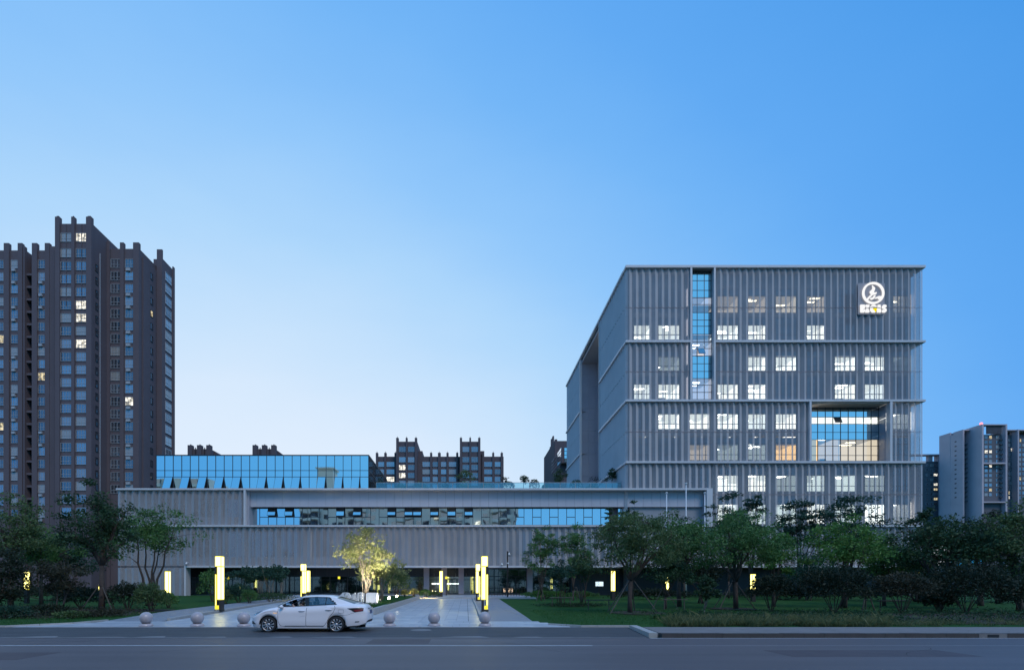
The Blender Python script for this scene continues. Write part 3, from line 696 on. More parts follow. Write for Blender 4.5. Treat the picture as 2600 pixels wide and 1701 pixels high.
for i in range(n):
    x = bx0 + i * bw + .03; lit_i = x > PX(1655, YRb); m = M['slotpane'] if lit_i else M['ribbon']
    if i == int((1549 - 638) / 21.64): m = M['brown']
    dy = random.uniform(-.006, .006)
    if i in splits:
        h1 = bz[2] - bz[1] - .09; h0 = bz[1] - bz[0] - .09
        o = put('open_window' if i in opens else 'pane', rp_mesh('open' if i in opens else 'pane', h1, m), ribbon, (x, YRb - (.07 if i in opens else 0), bz[2] - .05))
        if i in opens: o.rotation_euler = (-opens[i] * random.uniform(.8, 1.15), 0, 0)
        o2 = put('pane', rp_mesh('pane', h0, m if m is not M['brown'] else M['ribbon']), ribbon, (x, YRb, bz[1] - .04)); o2.rotation_euler = (random.uniform(-.004, .004), 0, random.uniform(-.006, .006))
    else:
        o = put('pane', rp_mesh('pane', bz[2] - bz[0] - .1, m), ribbon, (x, YRb, bz[2] - .05)); o.rotation_euler = (random.uniform(-.004, .004), 0, random.uniform(-.006, .006))
q = MB(); q.box(bx0, PX(1655, YRb) - .1, YRb + .12, YRb + .3, bz[0], bz[2]); q.build('ribbon_backing', M['darkfascia'], podium)
xl = PX(1657, YRb); put('lit_hall', room_box(bx1 - xl - .6, bz[2] - bz[0] - .4, 'lit', 31, 4), podium, (xl + .3, YRb + .15, bz[0] + .03))
# screen backing walls with dark openings, roof deck, ground floor recess
q = MB(); ho = []
def dark(x0, x1, za, zb):
    ho.append((x0, x1, za, zb)); c = MB(); c.box(x0 - .05, x1 + .05, 66.02, 66.1, za - .05, zb + .05); c.build('screened_window', M['darkpane'], podium)
for k, (a, b) in enumerate(((410, 470), (493, 552), (566, 614))): dark(PX(a, 65.8), PX(b, 65.8), PZ(1312, 65.8), PZ(1266, 65.8))
for (a, b) in ((410, 470), (486, 548), (562, 614), (635, 700), (715, 770), (790, 850), (870, 930), (955, 1020), (1040, 1100), (1125, 1190), (1210, 1275), (1290, 1350), (1370, 1430), (1450, 1510), (1530, 1590)): dark(PX(a, 65.8), PX(b, 65.8), PZ(1414, 65.8), PZ(1349, 65.8))
wall_holes(q, PXL + .3, RX0, z2a, z1a - .1, 65.8, ho); wall_holes(q, PXL + .3, PXR, z3a, z2a - .002, 65.8, ho)
wall_holes(q, PXL + .3, xf(470), gz(64.5) - .1, z3a - .002, 65.8, [])
q.box(PXL + .2, PXL + .3, 64.9, 100, 0, z1a - .1); q.build('backing_wall', M['corewall'], podium)
q = MB(); q.box(PXL + .3, PXR - 12, 66.4, 100, z1a - .5, z1a - .12); q.build('roof_deck', M['soffit'], podium)
q = MB(); q.box(xf(473.5), 57.4, 64.9, 69.0, z3a - .15, z3a - .02); q.build('soffit', M['darkfascia'], podium)
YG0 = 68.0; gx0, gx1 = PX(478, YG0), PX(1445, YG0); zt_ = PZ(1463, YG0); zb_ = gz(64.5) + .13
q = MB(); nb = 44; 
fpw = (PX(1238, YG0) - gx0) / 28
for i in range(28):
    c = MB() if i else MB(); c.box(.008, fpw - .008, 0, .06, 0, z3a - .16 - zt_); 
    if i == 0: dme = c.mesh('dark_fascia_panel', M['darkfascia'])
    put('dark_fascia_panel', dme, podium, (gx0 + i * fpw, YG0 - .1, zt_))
sxs = list(np.linspace(gx0, gx1, nb)); szs = [zb_, zb_ + 1.9, zt_]
curtain(podium, sxs, szs, YG0, lambda i, k: M['shopglass'], bar=.06)
txs = list(np.linspace(PX(1240, YG0), gx1, 9)); curtain(podium, txs, [zt_ + .03, z3a - .16], YG0, lambda i, k: M['shopglass'], bar=.05)
q = MB(); q.box(gx0, 57, YG0 + .1, 80, zb_ - .2, zb_ - .004); q.build('lobby_floor', M['slab2'], podium)
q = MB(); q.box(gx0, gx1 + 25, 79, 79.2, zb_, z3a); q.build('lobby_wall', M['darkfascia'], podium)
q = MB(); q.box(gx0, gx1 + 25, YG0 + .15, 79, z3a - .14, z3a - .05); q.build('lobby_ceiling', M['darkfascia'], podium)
q = MB(); q.box(PX(1096, 76), PX(1166, 76), 76, 76.15, PZ(1482.5, 76), PZ(1480, 76)); q.build('lobby_light_bar', M['tubelight'], podium)
q = MB(); q.box(PX(1060, 78), PX(1235, 78), 78.4, 78.6, zb_, zb_ + 3.0)
q.build('lobby_back_panel', M['lobbylit'] if 'lobbylit' in M else M.setdefault('lobbylit', mk('pale lobby wall', (.55, .56, .52), .6)), podium)
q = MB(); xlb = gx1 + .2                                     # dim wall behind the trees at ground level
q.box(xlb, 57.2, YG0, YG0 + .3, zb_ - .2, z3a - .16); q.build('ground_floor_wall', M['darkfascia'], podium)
for px in (1083, 1128, 1171, 1345):
    q = MB(); q.box(PX(px, 67.6) - .35, PX(px, 67.6) + .35, 67.3, 67.9, zb_, z3a - .16); q.build('stone_pier', M['paleblock'], podium)
# door leaves
for k in range(3):
    x = PX(1136 + k * 12.3, 67.85); c = MB(); w, h = .58, zt_ - zb_ - .25
    c.box(0, .06, -.03, .03, 0, h); c.box(w - .06, w, -.03, .03, 0, h); c.box(.06, w - .06, -.03, .03, 0, .1); c.box(.06, w - .06, -.03, .03, h - .1, h); c.build('entrance_door', M['mullion'], podium, loc=(x, 67.8, zb_))

# rooftop glass pavilion
YPv = 66.0; pav = thing('glass_pavilion', 'blue mirrored glass pavilion standing on the roof of the low block', 'pavilion')
vx0, vx1 = PX(397, YPv), PX(936, YPv); vz = [z1a - .1, PZ(1210.5, YPv), PZ(1194.3, YPv), PZ(1156.5, YPv)]
vxs = list(np.linspace(vx0, vx1, 26)); cols_open = (1, 3, 5, 7, 9, 12, 14, 16, 19, 21, 23)
curtain(pav, vxs, vz, YPv, lambda i, k: M['mirror'], openset={(i, 0): R(22) for i in cols_open}, bar=.06)
q = MB()
for i in cols_open: q.box(vxs[i] + .05, vxs[i + 1] - .05, YPv + .03, YPv + .06, vz[0] + .05, vz[1] - .05)
q.build('opening_shadow_board', M['steel'], pav)
YPb = 81.0
sy_ = list(np.linspace(YPv, YPb, 18))
q = MB()
for y in sy_: q.box(vx1 - .05, vx1 + .05, y - .03, y + .03, vz[0], vz[3])
for z in vz: q.box(vx1 - .04, vx1 + .045, YPv, YPb, z - .03, z + .03)
sf = q.build('side_glazing_bars', M['mullion'], pav)
for i in range(17):
    for k in range(3):
        c = MB(); c.box(-.012, .012, 0, sy_[i + 1] - sy_[i] - .06, 0, vz[k + 1] - vz[k] - .06); c.build('side_pane', M['shopglass'], sf, loc=(vx1, sy_[i] + .03, vz[k] + .03))
q = MB(); q.box(vx0 - .1, vx1 + .06, YPv - .08, YPb, vz[3], vz[3] + .1); q.build('roof', M['mullion'], pav)
q = MB(); q.box(vx0, vx1 - 1, YPv + .5, YPb - 1, vz[0], vz[3] - .02); q.box(vx0 - .02, vx0, YPv, YPb, vz[0], vz[3]); q.build('interior_core', M['darkfascia'], pav)

# balustrade of the roof garden
YBl = 66.5; bal = thing('glass_balustrade', 'greenish glass balustrade edging the roof garden above the ribbon windows', 'balustrade')
a, b = PX(955, YBl), PX(1578, YBl); n = 16; w = (b - a) / n; zt_b, zb_b = PZ(1224.5, YBl), z1a - .05
q = MB(); q.box(.03, w - .03, -.01, .01, 0, zt_b - zb_b - .06); gm = q.mesh('glass_panel', M['balglass']); q = MB(); q.box(-.025, .025, -.03, .03, 0, zt_b - zb_b - .05); pm_ = q.mesh('post', M['lightframe'])
for i in range(n): put('glass_panel', gm, bal, (a + i * w, YBl, zb_b)); put('post', pm_, bal, (a + i * w, YBl + .05, zb_b))
q = MB(); q.box(a, b, YBl - .03, YBl + .03, zt_b - .05, zt_b); q.build('handrail', M['lightframe'], bal)
q = MB(); q.box(a - .01, a + .01, YBl + .1, YBl + 4, zb_b, zt_b - .06); q.build('end_glass_panel', M['balglass'], bal)
# ------------------------------------------------------------------ apartment blocks around
awm = {}
def apt_window(parent, x0, x1, z0, z1, Y, state='dark', axis='x', frame='lightframe', simple=False, out=-1):
    """axis x: in a wall facing the street at depth Y. axis y: in a flank wall at x = Y, x0..x1 run along the depth"""
    w, h = x1 - x0, z1 - z0; key = (round(w, 2), round(h, 2), frame, simple)
    if key not in awm:
        q = MB(); t = .07
        q.box(0, w, -.08, .1, 0, t); q.box(0, w, -.08, .1, h - t, h); q.box(0, t, -.078, .1, t, h - t); q.box(w - t, w, -.078, .1, t, h - t)
        if not simple:
            q.box(t, w - t, -.06, .02, h * .36, h * .36 + .07)
            for f in ((.33, .67) if w < 2.3 else (.25, .5, .75)): q.box(w * f - .03, w * f + .03, -.05, .015, t, h - t)
        awm[key] = q.mesh('window', M[frame])
    if state == 'sky': state = random.choice(['sky', 'sky2', 'sky3', 'curtain'])
    m = {'dark': 'aptglass', 'lit': 'aptlit', 'bright': 'aptlit2', 'sky': 'aptsky', 'sky2': 'aptsky2', 'sky3': 'aptsky3', 'curtain': 'aptcurt'}[state]
    kp = (round(w, 2), round(h, 2), m)
    if kp not in awm:
        q = MB(); q.box(.04, w - .04, -.01, .01, .04, h - .04)
        awm[kp] = q.mesh('pane', M[m])
    if axis == 'x': o = put('window', awm[key], parent, (x0, Y, z0))
    else: o = put('window', awm[key], parent, (Y, x0, z0), R(90) if out > 0 else R(90))
    put('pane', awm[kp], o)
    return o
M['aptsky'] = glass('curtained apartment glass', .24, (.88, .94, 1.0), dark=(.22, .22, .24))
M['aptsky2'] = glass('half curtained glass', .30, (.8, .9, 1.0), dark=(.09, .09, .10)); M['aptsky3'] = glass('sky lit glass', .38, (.85, .93, 1.0), dark=(.12, .12, .13)); M['aptcurt'] = glass('pale curtain behind glass', .12, (.9, .95, 1.0), dark=(.34, .31, .28))
def pick(p_lit=.03, p_bright=.015, p_sky=.45):
    r = random.random()
    return 'lit' if r < p_lit else 'bright' if r < p_lit + p_bright else 'sky' if r < p_lit + p_bright + p_sky else 'dark'
random.seed(21)
BASEZ = .55
# the tall brown block on the left
A = thing('apartment_tower', 'tall dark brown apartment tower with stepped roof and finned parapet at the left edge', 'apartment block')
YA = 114.0
def zx(v): return v * .527
def zyv(v): return 520 + v * .527
# centre bay
x0, x1 = PX(143, YA), PX(234.5, YA); zt = PZ(568.5, YA)
q = MB(); q.box(x0, x1, YA, 126, BASEZ, zt); q.build('centre_block', M['brown'], A)
for a, b in ((272, 294), (350, 365), (421, 447)):
    c = MB(); c.box(PX(zx(a), YA), PX(zx(b), YA), YA - .45, YA + .3, BASEZ, PZ(554, YA)); c.box(PX(zx(a) + 3, YA), PX(zx(b) - 3, YA), YA - .3, YA + .1, PZ(554, YA), PZ(551, YA)); c.build('pilaster', M['brown'], A)
for a in (319, 393):
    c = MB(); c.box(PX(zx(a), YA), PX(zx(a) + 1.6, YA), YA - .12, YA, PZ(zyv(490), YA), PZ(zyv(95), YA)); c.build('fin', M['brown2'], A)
for k in range(22):
    yt = (138, 213, 275, 338, 400)[k] if k < 5 else 463 + (k - 5) * 62.2
    for j, (a, b) in enumerate(((294, 347), (367, 420))):
        st = 'bright' if (k, j) in ((0, 1), (5, 1), (6, 1), (8, 1)) else pick(.0, .0, .75)
        apt_window(A, PX(zx(a), YA), PX(zx(b), YA), PZ(zyv(yt + 42), YA), PZ(zyv(yt), YA), YA - .05, st)
# its flank: small openings and the white rain pipe
xs0 = PX(234.5, YA)
c = MB(); c.box(xs0 + .02, xs0 + .16, 116.2, 116.34, 10, PZ(642, 116)); c.build('rain_pipe', M['lightframe'], A)
for k in range(20): apt_window(A, 114.9, 115.7, PZ(zyv(320 + k * 62), 115), PZ(zyv(285 + k * 62), 115), xs0 + .03, 'dark', 'y', 'mullion', True)
# right wing
YR1 = 119.0; x0, x1 = PX(265, YR1), PX(354, YR1); zt = PZ(632, YR1)
q = MB(); q.box(x0, x1, YR1, 126, BASEZ, zt); q.build('right_wing', M['brown'], A)
for a, b, t in ((516, 534, 180), (583, 601, 187), (646, 674, 187)):
    c = MB(); c.box(PX(zx(a), YR1), PX(zx(b), YR1), YR1 - .4, YR1 + .3, BASEZ, PZ(zyv(t), YR1)); c.build('pilaster', M['brown'], A)
for k in range(19):
    for j, (a, b) in enumerate(((535, 582), (604, 646))):
        apt_window(A, PX(zx(a), YR1), PX(zx(b), YR1), PZ(zyv(305 + k * 60.3), YR1), PZ(zyv(263 + k * 60.3), YR1), YR1 - .05, 'bright' if (k, j) == (11, 1) else pick(0, 0, .6))
        if j == 1 and k % 3 != 1:
            c = MB(); c.box(PX(zx(612), YR1), PX(zx(632), YR1), YR1 - .5, YR1 - .1, PZ(zyv(323 + k * 60.3), YR1), PZ(zyv(311 + k * 60.3), YR1)); c.build('air_conditioner', M['lightframe'], A)
YR2 = 125.5; x2 = PX(400, YR2); x3 = PX(414, YR2)
q = MB(); q.box(x1 - .01, x2, YR1 + 1.0, YR2 + 6, BASEZ, PZ(zyv(240), YR1)); q.build('flank_wall', M['brown'], A)
for k in range(18): apt_window(A, 122.6, 123.6, PZ(zyv(360 + k * 60), 123), PZ(zyv(330 + k * 60), 123), x2 + .03, 'lit' if k in (3,) else 'dark', 'y', 'mullion', True)
q = MB(); q.box(x2 - 1, x3, YR2, YR2 + 4.5, BASEZ, PZ(zyv(262), YR2)); q.build('end_block', M['brown'], A)
c = MB(); c.box(PX(400.5, YR2), PX(414, YR2), YR2 - .4, YR2, BASEZ, PZ(zyv(220), YR2)); c.build('pilaster', M['brown'], A)
c = MB(); c.box(x3, x3 + .3, YR2 + 3.9, YR2 + 4.6, BASEZ, PZ(zyv(250), YR2)); c.build('pilaster', M['brown'], A)
for k in range(16): apt_window(A, YR2 + .9, YR2 + 3.5, PZ(zyv(352 + k * 57), YR2), PZ(zyv(310 + k * 57), YR2), x3 + .05, pick(0, 0, .8), 'y')
# left wing
YL1 = 118.0; x0, x1 = PX(-160, YL1), PX(146, YL1); zt = PZ(636, YL1)
q = MB(); xv0, xv1 = PX(zx(125), YL1), PX(zx(160), YL1)
q.box(x0, xv0, YL1, 128, BASEZ, zt); q.box(xv1, x1, YL1, 128, BASEZ, zt); q.box(xv0, xv1, YL1 + 2.2, 128, BASEZ, zt); q.build('left_wing', M['brown'], A)
for a, b, t in ((-120, -98, 190), (-60, -38, 190), (25, 50, 190), (92, 114, 190), (119, 126, 205), (160, 185, 190), (222, 245, 190), (247, 270, 206)):
    c = MB(); c.box(PX(zx(a), YL1), PX(zx(b), YL1), YL1 - .4, YL1 + .3, BASEZ, PZ(zyv(t), YL1)); c.build('pilaster', M['brown'], A)
for k in range(21):
    zz = PZ(zyv(330 + k * 60), YL1); c = MB(); c.box(xv0, xv1, YL1 + .05, YL1 + 2.2, zz - .5, zz); c.build('balcony', M['brown'], A)
    for j, (a, b) in enumerate(((-5, 28), (55, 90), (185, 222), (245, 270))):
        st = {(6, 0): 'lit', (9, 2): 'lit', (8, 3): 'lit', (13, 0): 'lit'}.get((k, j), pick(0, 0, .55))
        apt_window(A, PX(zx(a), YL1), PX(zx(b), YL1), PZ(zyv(308 + k * 60), YL1), PZ(zyv(268 + k * 60), YL1), YL1 - .05, st)
        if j in (1, 2) and random.random() < .6:
            c = MB(); c.box(PX(zx(a + 8), YL1), PX(zx(a + 24), YL1), YL1 - .5, YL1 - .1, PZ(zyv(325 + k * 60), YL1), PZ(zyv(314 + k * 60), YL1)); c.build('air_conditioner', M['lightframe'], A)

# the two brown blocks behind the low office block
def z5x(v): return 900 + v * .3151
def z5y(v): return 1080 + v * .3151
YB2 = 200.0; wbx = lambda v: PX(z5x(v), YB2); wbz = lambda v: PZ(z5y(v), YB2)
B = thing('apartment_block', 'dark brown apartment block with two battlement towers behind the glass balustrade', 'apartment block')
q = MB()
for a, b in ((182, 350), (510, 850), (1010, 1202)): q.box(wbx(a), wbx(b), YB2, YB2 + 14, BASEZ, wbz(250))
q.build('main_block', M['brown2'], B)
for a, b in ((347, 512), (852, 1013)):
    q = MB(); q.box(wbx(a), wbx(b), YB2 - 3, YB2 + 12, BASEZ, wbz(147)); q.box(wbx(b), wbx(b + 34), YB2 + 1, YB2 + 12, BASEZ, wbz(200)); q.build('head_tower', M['brown2'], B)
def pier(par, a, w, t, Y=YB2 - .6):
    c = MB(); c.box(wbx(a - w / 2), wbx(a + w / 2), Y, Y + 1.4, BASEZ, wbz(t)); c.box(wbx(a - 1.6), wbx(a + 1.6), Y + .5, Y + .8, wbz(t), wbz(t - 13)); c.build('pilaster', M['brown2'], par)
for a, w, t in ((182, 17, 222), (250, 17, 222), (332, 17, 222), (618, 17, 222), (684, 22, 222), (750, 17, 222), (828, 17, 222), (1037, 16, 222), (1118, 16, 222), (1187, 18, 222)): pier(B, a, w, t)
for a, w, t in ((355, 19, 120), (428, 14, 120), (502, 18, 120), (859, 18, 120), (932, 14, 120), (1004, 18, 120)): pier(B, a, w, t, YB2 - 3.6)
for k in range(5):
    for a, b in ((192, 240), (258, 322), (548, 610), (630, 672), (697, 740), (760, 822), (1045, 1110), (1130, 1177)):
        st = 'bright' if (k, a) == (2, 258) else pick(0, .0, .7)
        apt_window(B, wbx(a), wbx(b), wbz(333 + k * 60), wbz(293 + k * 60), YB2 - .1, st)
for k, t in enumerate((188, 270, 332, 395, 457)):
    for a, b in ((367, 420), (438, 490), (871, 925), (941, 994)):
        st = 'bright' if (k, a) in ((2, 367), (3, 367)) else pick(0, 0, .7)
        apt_window(B, wbx(a), wbx(b), wbz(t + 42), wbz(t), YB2 - 3.1, st)
B2 = thing('apartment_block', 'dark brown apartment block, only its two roof heads showing over the glass pavilion', 'apartment block')
z3 = lambda v: (v * .2605 + 380 - 900) / .3151
q = MB(); q.box(wbx(z3(250)), wbx(z3(1400)), YB2, YB2 + 14, BASEZ, PZ(1166, YB2)); q.build('main_block', M['brown2'], B2)
for h0 in (427, 1048):
    q = MB(); q.box(wbx(z3(h0)), wbx(z3(h0 + 203)), YB2 - 3, YB2 + 12, BASEZ, PZ(1080 + 248 * .2605, YB2)); q.build('head_tower', M['brown2'], B2)
    q = MB(); c = [(wbx(z3(h0 + 203)), PZ(1144.6, YB2)), (wbx(z3(h0 + 262)), PZ(1157, YB2)), (wbx(z3(h0 + 262)), 50), (wbx(z3(h0 + 203)), 50)]; q.prism(c, YB2, YB2 + 12); q.build('lean_roof', M['brown2'], B2)
    for d in (12, 101, 190):
        c = MB(); a = wbx(z3(h0 + d)); c.box(a - .85, a + .85, YB2 - 3.6, YB2 - 2, 45, PZ(1080 + 215 * .2605, YB2)); c.box(a - .15, a + .15, YB2 - 3, YB2 - 2.7, PZ(1136, YB2), PZ(1133, YB2)); c.build('pilaster', M['brown2'], B2)
    for d in (58, 146): c = MB(); a = wbx(z3(h0 + d)); c.box(a - .12, a + .12, YB2 - 3, YB2 - 2.8, 45, PZ(1080 + 234 * .2605, YB2)); c.build('rod', M['steel'], B2)

# brown block squeezed beside the tower's far corner
YC = 150.0; z4 = 70 / 778
cx_ = lambda v, Y=YC: PX(1380 + v * z4, Y); cz_ = lambda v, Y=YC: PZ(1100 + v * z4, Y)
Cb = thing('apartment_block', 'dark brown block with a glazed bay beside the far corner of the office tower', 'apartment block')
q = MB(); q.box(cx_(305), cx_(900), YC, YC + 20, BASEZ, cz_(212)); q.box(cx_(310), cx_(385), YC - .2, YC, BASEZ, cz_(172)); q.build('main_block', M['brown2'], Cb)
for a, b, t, Y in ((192, 222, 368, 172), (222, 255, 148, 164), (262, 300, 70, 157)):
    c = MB(); c.box(cx_(a, Y), cx_(b, Y), Y, Y + 1.5, BASEZ, cz_(t, Y)); c.build('fin_wall', M['brown2'], Cb)
c = MB(); c.box(cx_(192, 174), cx_(330, 174), 174, 176, BASEZ, cz_(400, 174)); c.build('rear_wall', M['brown2'], Cb)
c = MB(); Yb = 132; c.box(cx_(515, Yb), cx_(900, Yb), Yb, YC - .3, cz_(835, Yb), cz_(400, Yb)); c.build('bay', M['brown2'], Cb)
xs_b = cx_(515, Yb) - .05
for i in range(5):
    for k in range(4):
        c = MB(); y = Yb + .4 + i * 3.0; z = cz_(835, Yb) + .4 + k * 2.6 * (cz_(400, Yb) - cz_(835, Yb)) / 10.9; c.box(-.05, .05, .1, 2.8, .1, 2.2 * (cz_(400, Yb) - cz_(835, Yb)) / 10.9); c.build('bay_window', M['aptbay'] if 'aptbay' in M else M.setdefault('aptbay', glass('pale bay glass', .85, (.95, .98, 1.0), dark=(.3, .3, .3))), Cb, loc=(xs_b, y, z))
for k in range(4):
    c = MB(); c.box(cx_(590, Yb), cx_(900, Yb), Yb - .08, Yb - .02, cz_(500 + k * 104, Yb), cz_(410 + k * 104, Yb)); c.build('front_window', M['mirror'], Cb)
c = MB(); c.box(cx_(500, Yb), cx_(900, Yb), Yb + 2, YC - .3, BASEZ, cz_(836, Yb)); c.build('lower_block', M['brown2'], Cb)

# pale towers at the right edge
k6 = .15414; YD = 310.0
dx_ = lambda v, Y=YD: PX(2360 + v * k6, Y); dz_ = lambda v, Y=YD: PZ(1060 + v * k6, Y)
D = thing('apartment_tower', 'pale stone apartment tower with a framed roof crown beyond the trees at the right edge', 'apartment block')
q = MB(); q.box(dx_(550) , dx_(575), YD, 316.0, BASEZ, dz_(197)); q.box(dx_(550), dx_(575), 318.2, 325.5, BASEZ, dz_(197) + .5); q.box(dx_(553), dx_(575), 316, 318.2, BASEZ, dz_(197) - 1.2); q.build('flank_wall', M['paleblock'], D)
q = MB(); q.box(dx_(575), dx_(870), YD + 3, 325, BASEZ, dz_(240)); q.box(dx_(1283), dx_(1900), YD + 3, 325, BASEZ, dz_(262)); q.build('recessed_block', M['greyblock'], D)
for a, b in ((575, 865), (1283, 1900)): q = MB(); q.box(dx_(a), dx_(b), YD, YD + 14, dz_(212), dz_(197)); q.build('roof_frame', M['paleblock'], D)
YE = 303.0
q = MB(); q.box(dx_(865, YE), dx_(895, YE), YE, 316, BASEZ, dz_(108, YE)); q.box(dx_(1255, YE), dx_(1283, YE), YE, 306, BASEZ, dz_(108, YE)); q.box(dx_(895, YE), dx_(1255, YE), YE, 306, dz_(124, YE), dz_(108, YE)); q.box(dx_(895, YE), dx_(1255, YE), YE, 306, dz_(762, YE), dz_(738, YE)); q.box(dx_(895, YE), dx_(1255, YE), YE, 306, dz_(1400, YE), dz_(1380, YE)); q.build('crown_frame', M['paleblock'], D)
q = MB(); q.box(dx_(895, YE), dx_(1255, YE), 305.5, 318, BASEZ, dz_(262, YE)); q.build('centre_block', M['greyblock'], D)
for i in range(13):
    c = MB(); a = dx_(970 + i * 20, YE); c.box(a, a + .35, 304, 304.4, dz_(262, YE), dz_(124, YE)); c.build('louvre', M['greyblock'], D)
for a in (1440,): c = MB(); c.box(dx_(a), dx_(a + 22), YD - .5, YD + 4, BASEZ, dz_(197)); c.build('mullion_wall', M['paleblock'], D)
for k in range(13):
    y = 350 + k * 78.5
    litset = {(905, 3): 'bright', (980, 3): 'bright', (980, 0): 'lit', (980, 11): 'lit', (640, 2): 'bright', (640, 3): 'bright', (1338, 2): 'bright', (1478, 0): 'lit', (1478, 8): 'lit', (1300, 11): 'lit'}
    for a, b, Y in ((905, 960, 305.4), (980, 1028, 305.4), (1095, 1145, 305.4), (1172, 1246, 305.4), (640, 712, YD + 2.9), (1300, 1322, YD + 2.9), (1338, 1368, YD + 2.9), (1478, 1508, YD + 2.9), (1530, 1560, YD + 2.9)):
        yt = y - (50 if Y < 306 else 0)
        apt_window(D, dx_(a, Y), dx_(b, Y), dz_(yt + 50, Y), dz_(yt, Y), Y, litset.get((a, k), pick(.01, .015, .7)), simple=True)
    c = MB(); c.box(dx_(575), dx_(745), YD + 1.6, YD + 3, dz_(y + 78), dz_(y + 62)); c.build('balcony', M['greyblock'], D)
    c = MB(); c.box(dx_(1172, 304.5), dx_(1254, 304.5), 304.5, 305.5, dz_(yt + 20, 304.5), dz_(yt + 2, 304.5)); c.build('balcony', M['greyblock'], D)
    c = MB(); c.box(dx_(550) - .06, dx_(550) - .01, 314.0, 315.2, dz_(372 + k * 77.5), dz_(352 + k * 77.5)); c.build('small_window', M['mullion'], D)
c = MB(); c.ball((dx_(880, YE), YE + 1, dz_(92, YE)), .8, 8, 6); c.build('beacon', emitmat('red beacon', (1, .25, .3), 2.2), D)
D2 = thing('apartment_tower', 'slate grey apartment tower half hidden behind the right corner of the office tower', 'apartment block')
YG2 = 330.0
q = MB(); q.box(dx_(-300, YG2), dx_(165, YG2), YG2, YG2 + 16, BASEZ, dz_(720, YG2)); q.build('main_block', M['greyblock'], D2)
q = MB(); q.box(dx_(-300, YG2), dx_(165, YG2), YG2 - .5, YG2 + 3, dz_(622, YG2), dz_(605, YG2)); q.box(dx_(143, YG2), dx_(165, YG2), YG2 - .5, YG2 + 3, BASEZ, dz_(622, YG2)); q.box(dx_(10, YG2), dx_(75, YG2), YG2 + 1, YG2 + 3, dz_(720, YG2), dz_(622, YG2)); q.build('roof_frame', M['paleblock'], D2)
for k in range(9):
    for a, b in ((-60, -25), (8, 48), (66, 132)):
        apt_window(D2, dx_(a, YG2), dx_(b, YG2), dz_(805 + k * 79, YG2), dz_(765 + k * 79, YG2), YG2 - .05, {(66, 2): 'bright', (66, 7): 'lit', (66, 5): 'lit'}.get((a, k), pick(0, .03, .5)), simple=True)

# beige blocks across the street: seen in the mirror glass
def street_block(x0, x1, y0, z1, label, towers=(), dep=14):
    t = thing('street_block', label, 'apartment block'); q = MB(); q.box(x0, x1, y0 - dep, y0, 0, z1)
    for a, b, z in towers: q.box(a, b, y0 - 8, y0 - 2, z1, z); q.box(a - .5, b + .5, y0 - 8.4, y0 - 1.6, z, z + .5)
    q.build('wall', M['beige'], t); q = MB(); q2 = MB(); q3 = MB(); nx = int((x1 - x0) / 3.1); w = (x1 - x0) / nx
    for i in range(nx):
        for k in range(int(z1 / 3.0)):
            z = k * 3.0 + .9
            if z < 12: continue
            if i % 5 in (0, 1): q2.box(x0 + i * w + .1, x0 + (i + 1) * w - .1, y0, y0 + 1.1, z - .9, z + .15); q.box(x0 + i * w + .25, x0 + (i + 1) * w - .25, y0 - .1, y0 + .9, z + .16, z + 1.7)
            elif i % 5 != 3 or k % 2: q.box(x0 + i * w + .7, x0 + (i + 1) * w - .7, y0 - .1, y0 + .04, z, z + 1.5)
            if (i * 7 + k * 5) % 23 == 0: q3.box(x0 + i * w + .8, x0 + (i + 1) * w - .8, y0 + .91, y0 + 1.0, z + .3, z + 1.5)
    q.build('glazing', M['aptglass'], t); q2.build('balcony_front', M['beige'], t); q3.build('lit_glazing', M['aptlit2'], t)
street_block(-56, 18, -40, 30.0, 'beige apartment block across the street, seen reflected in the ribbon windows', ((-51, -45.5, 42),))
street_block(-170, 150, -34, 9.5, 'low shop row across the street, seen as a dark reflection in the storefront glass', dep=3)
street_block(-128, -89, -44, 39.0, 'beige apartment block across the street, seen reflected at the pavilion left end')
# ------------------------------------------------------------------ the white saloon car
def interp(pts, u):
    if u <= pts[0][0]: return pts[0][1]
    for (a, p), (b, q) in zip(pts[:-1], pts[1:]):
        if u <= b: return p + (q - p) * (u - a) / (b - a)
    return pts[-1][1]
def smooth_interp(pts, u, e=.05): return (interp(pts, u - e) + 2 * interp(pts, u) + interp(pts, u + e)) / 4
M['paint'] = mk('white car paint', (.92, .87, .88), .28, var=0, spec=.5, coat=.7)
M['trim'] = mk('black trim', (.012, .012, .014), .35, var=0)
M['tyre'] = mk('tyre rubber', (.02, .02, .021), .8, var=0)
M['rim'] = mk('machined alloy', (.55, .55, .57), .3, metal=.8, var=0)
M['rimdark'] = mk('dark alloy', (.03, .03, .032), .4, var=0)
M['carglass'] = glass('tinted car glass', .12, (.9, .95, 1.0), clear=(.45, .52, .58))
M['chrome'] = mk('chrome', (.75, .75, .77), .15, metal=1, var=0)
M['headlamp'] = glass('headlamp lens', .35, (1, 1, 1), dark=(.06, .06, .065))
M['taillamp'] = mk('red tail lamp', (.22, .012, .015), .2, var=0, coat=.6)
M['plate'] = mk('blue number plate', (.05, .09, .22), .4, var=0)
M['amber'] = emitmat('small amber marker', (1, .6, .25), .8)
CX0, CYC = PX(633, 20.05) , 20.05 + .84
car = thing('saloon_car', 'white four door saloon car stopped at the kerb, driver window open', 'car', (CX0, CYC, .004))
sh = [(0, .56), (.1, .67), (.3, .785), (.6, .875), (1.0, .955), (1.35, .975), (2.2, 1.005), (3.3, 1.075), (3.8, 1.085), (4.2, 1.065), (4.5, 1.02), (4.63, .80)]
tp = [(0, .62), (.08, .72), (.26, .83), (.67, .965), (1.12, 1.05), (1.3, 1.08), (3.9, 1.15), (4.13, 1.145), (4.45, 1.105), (4.55, 1.05), (4.63, .85)]
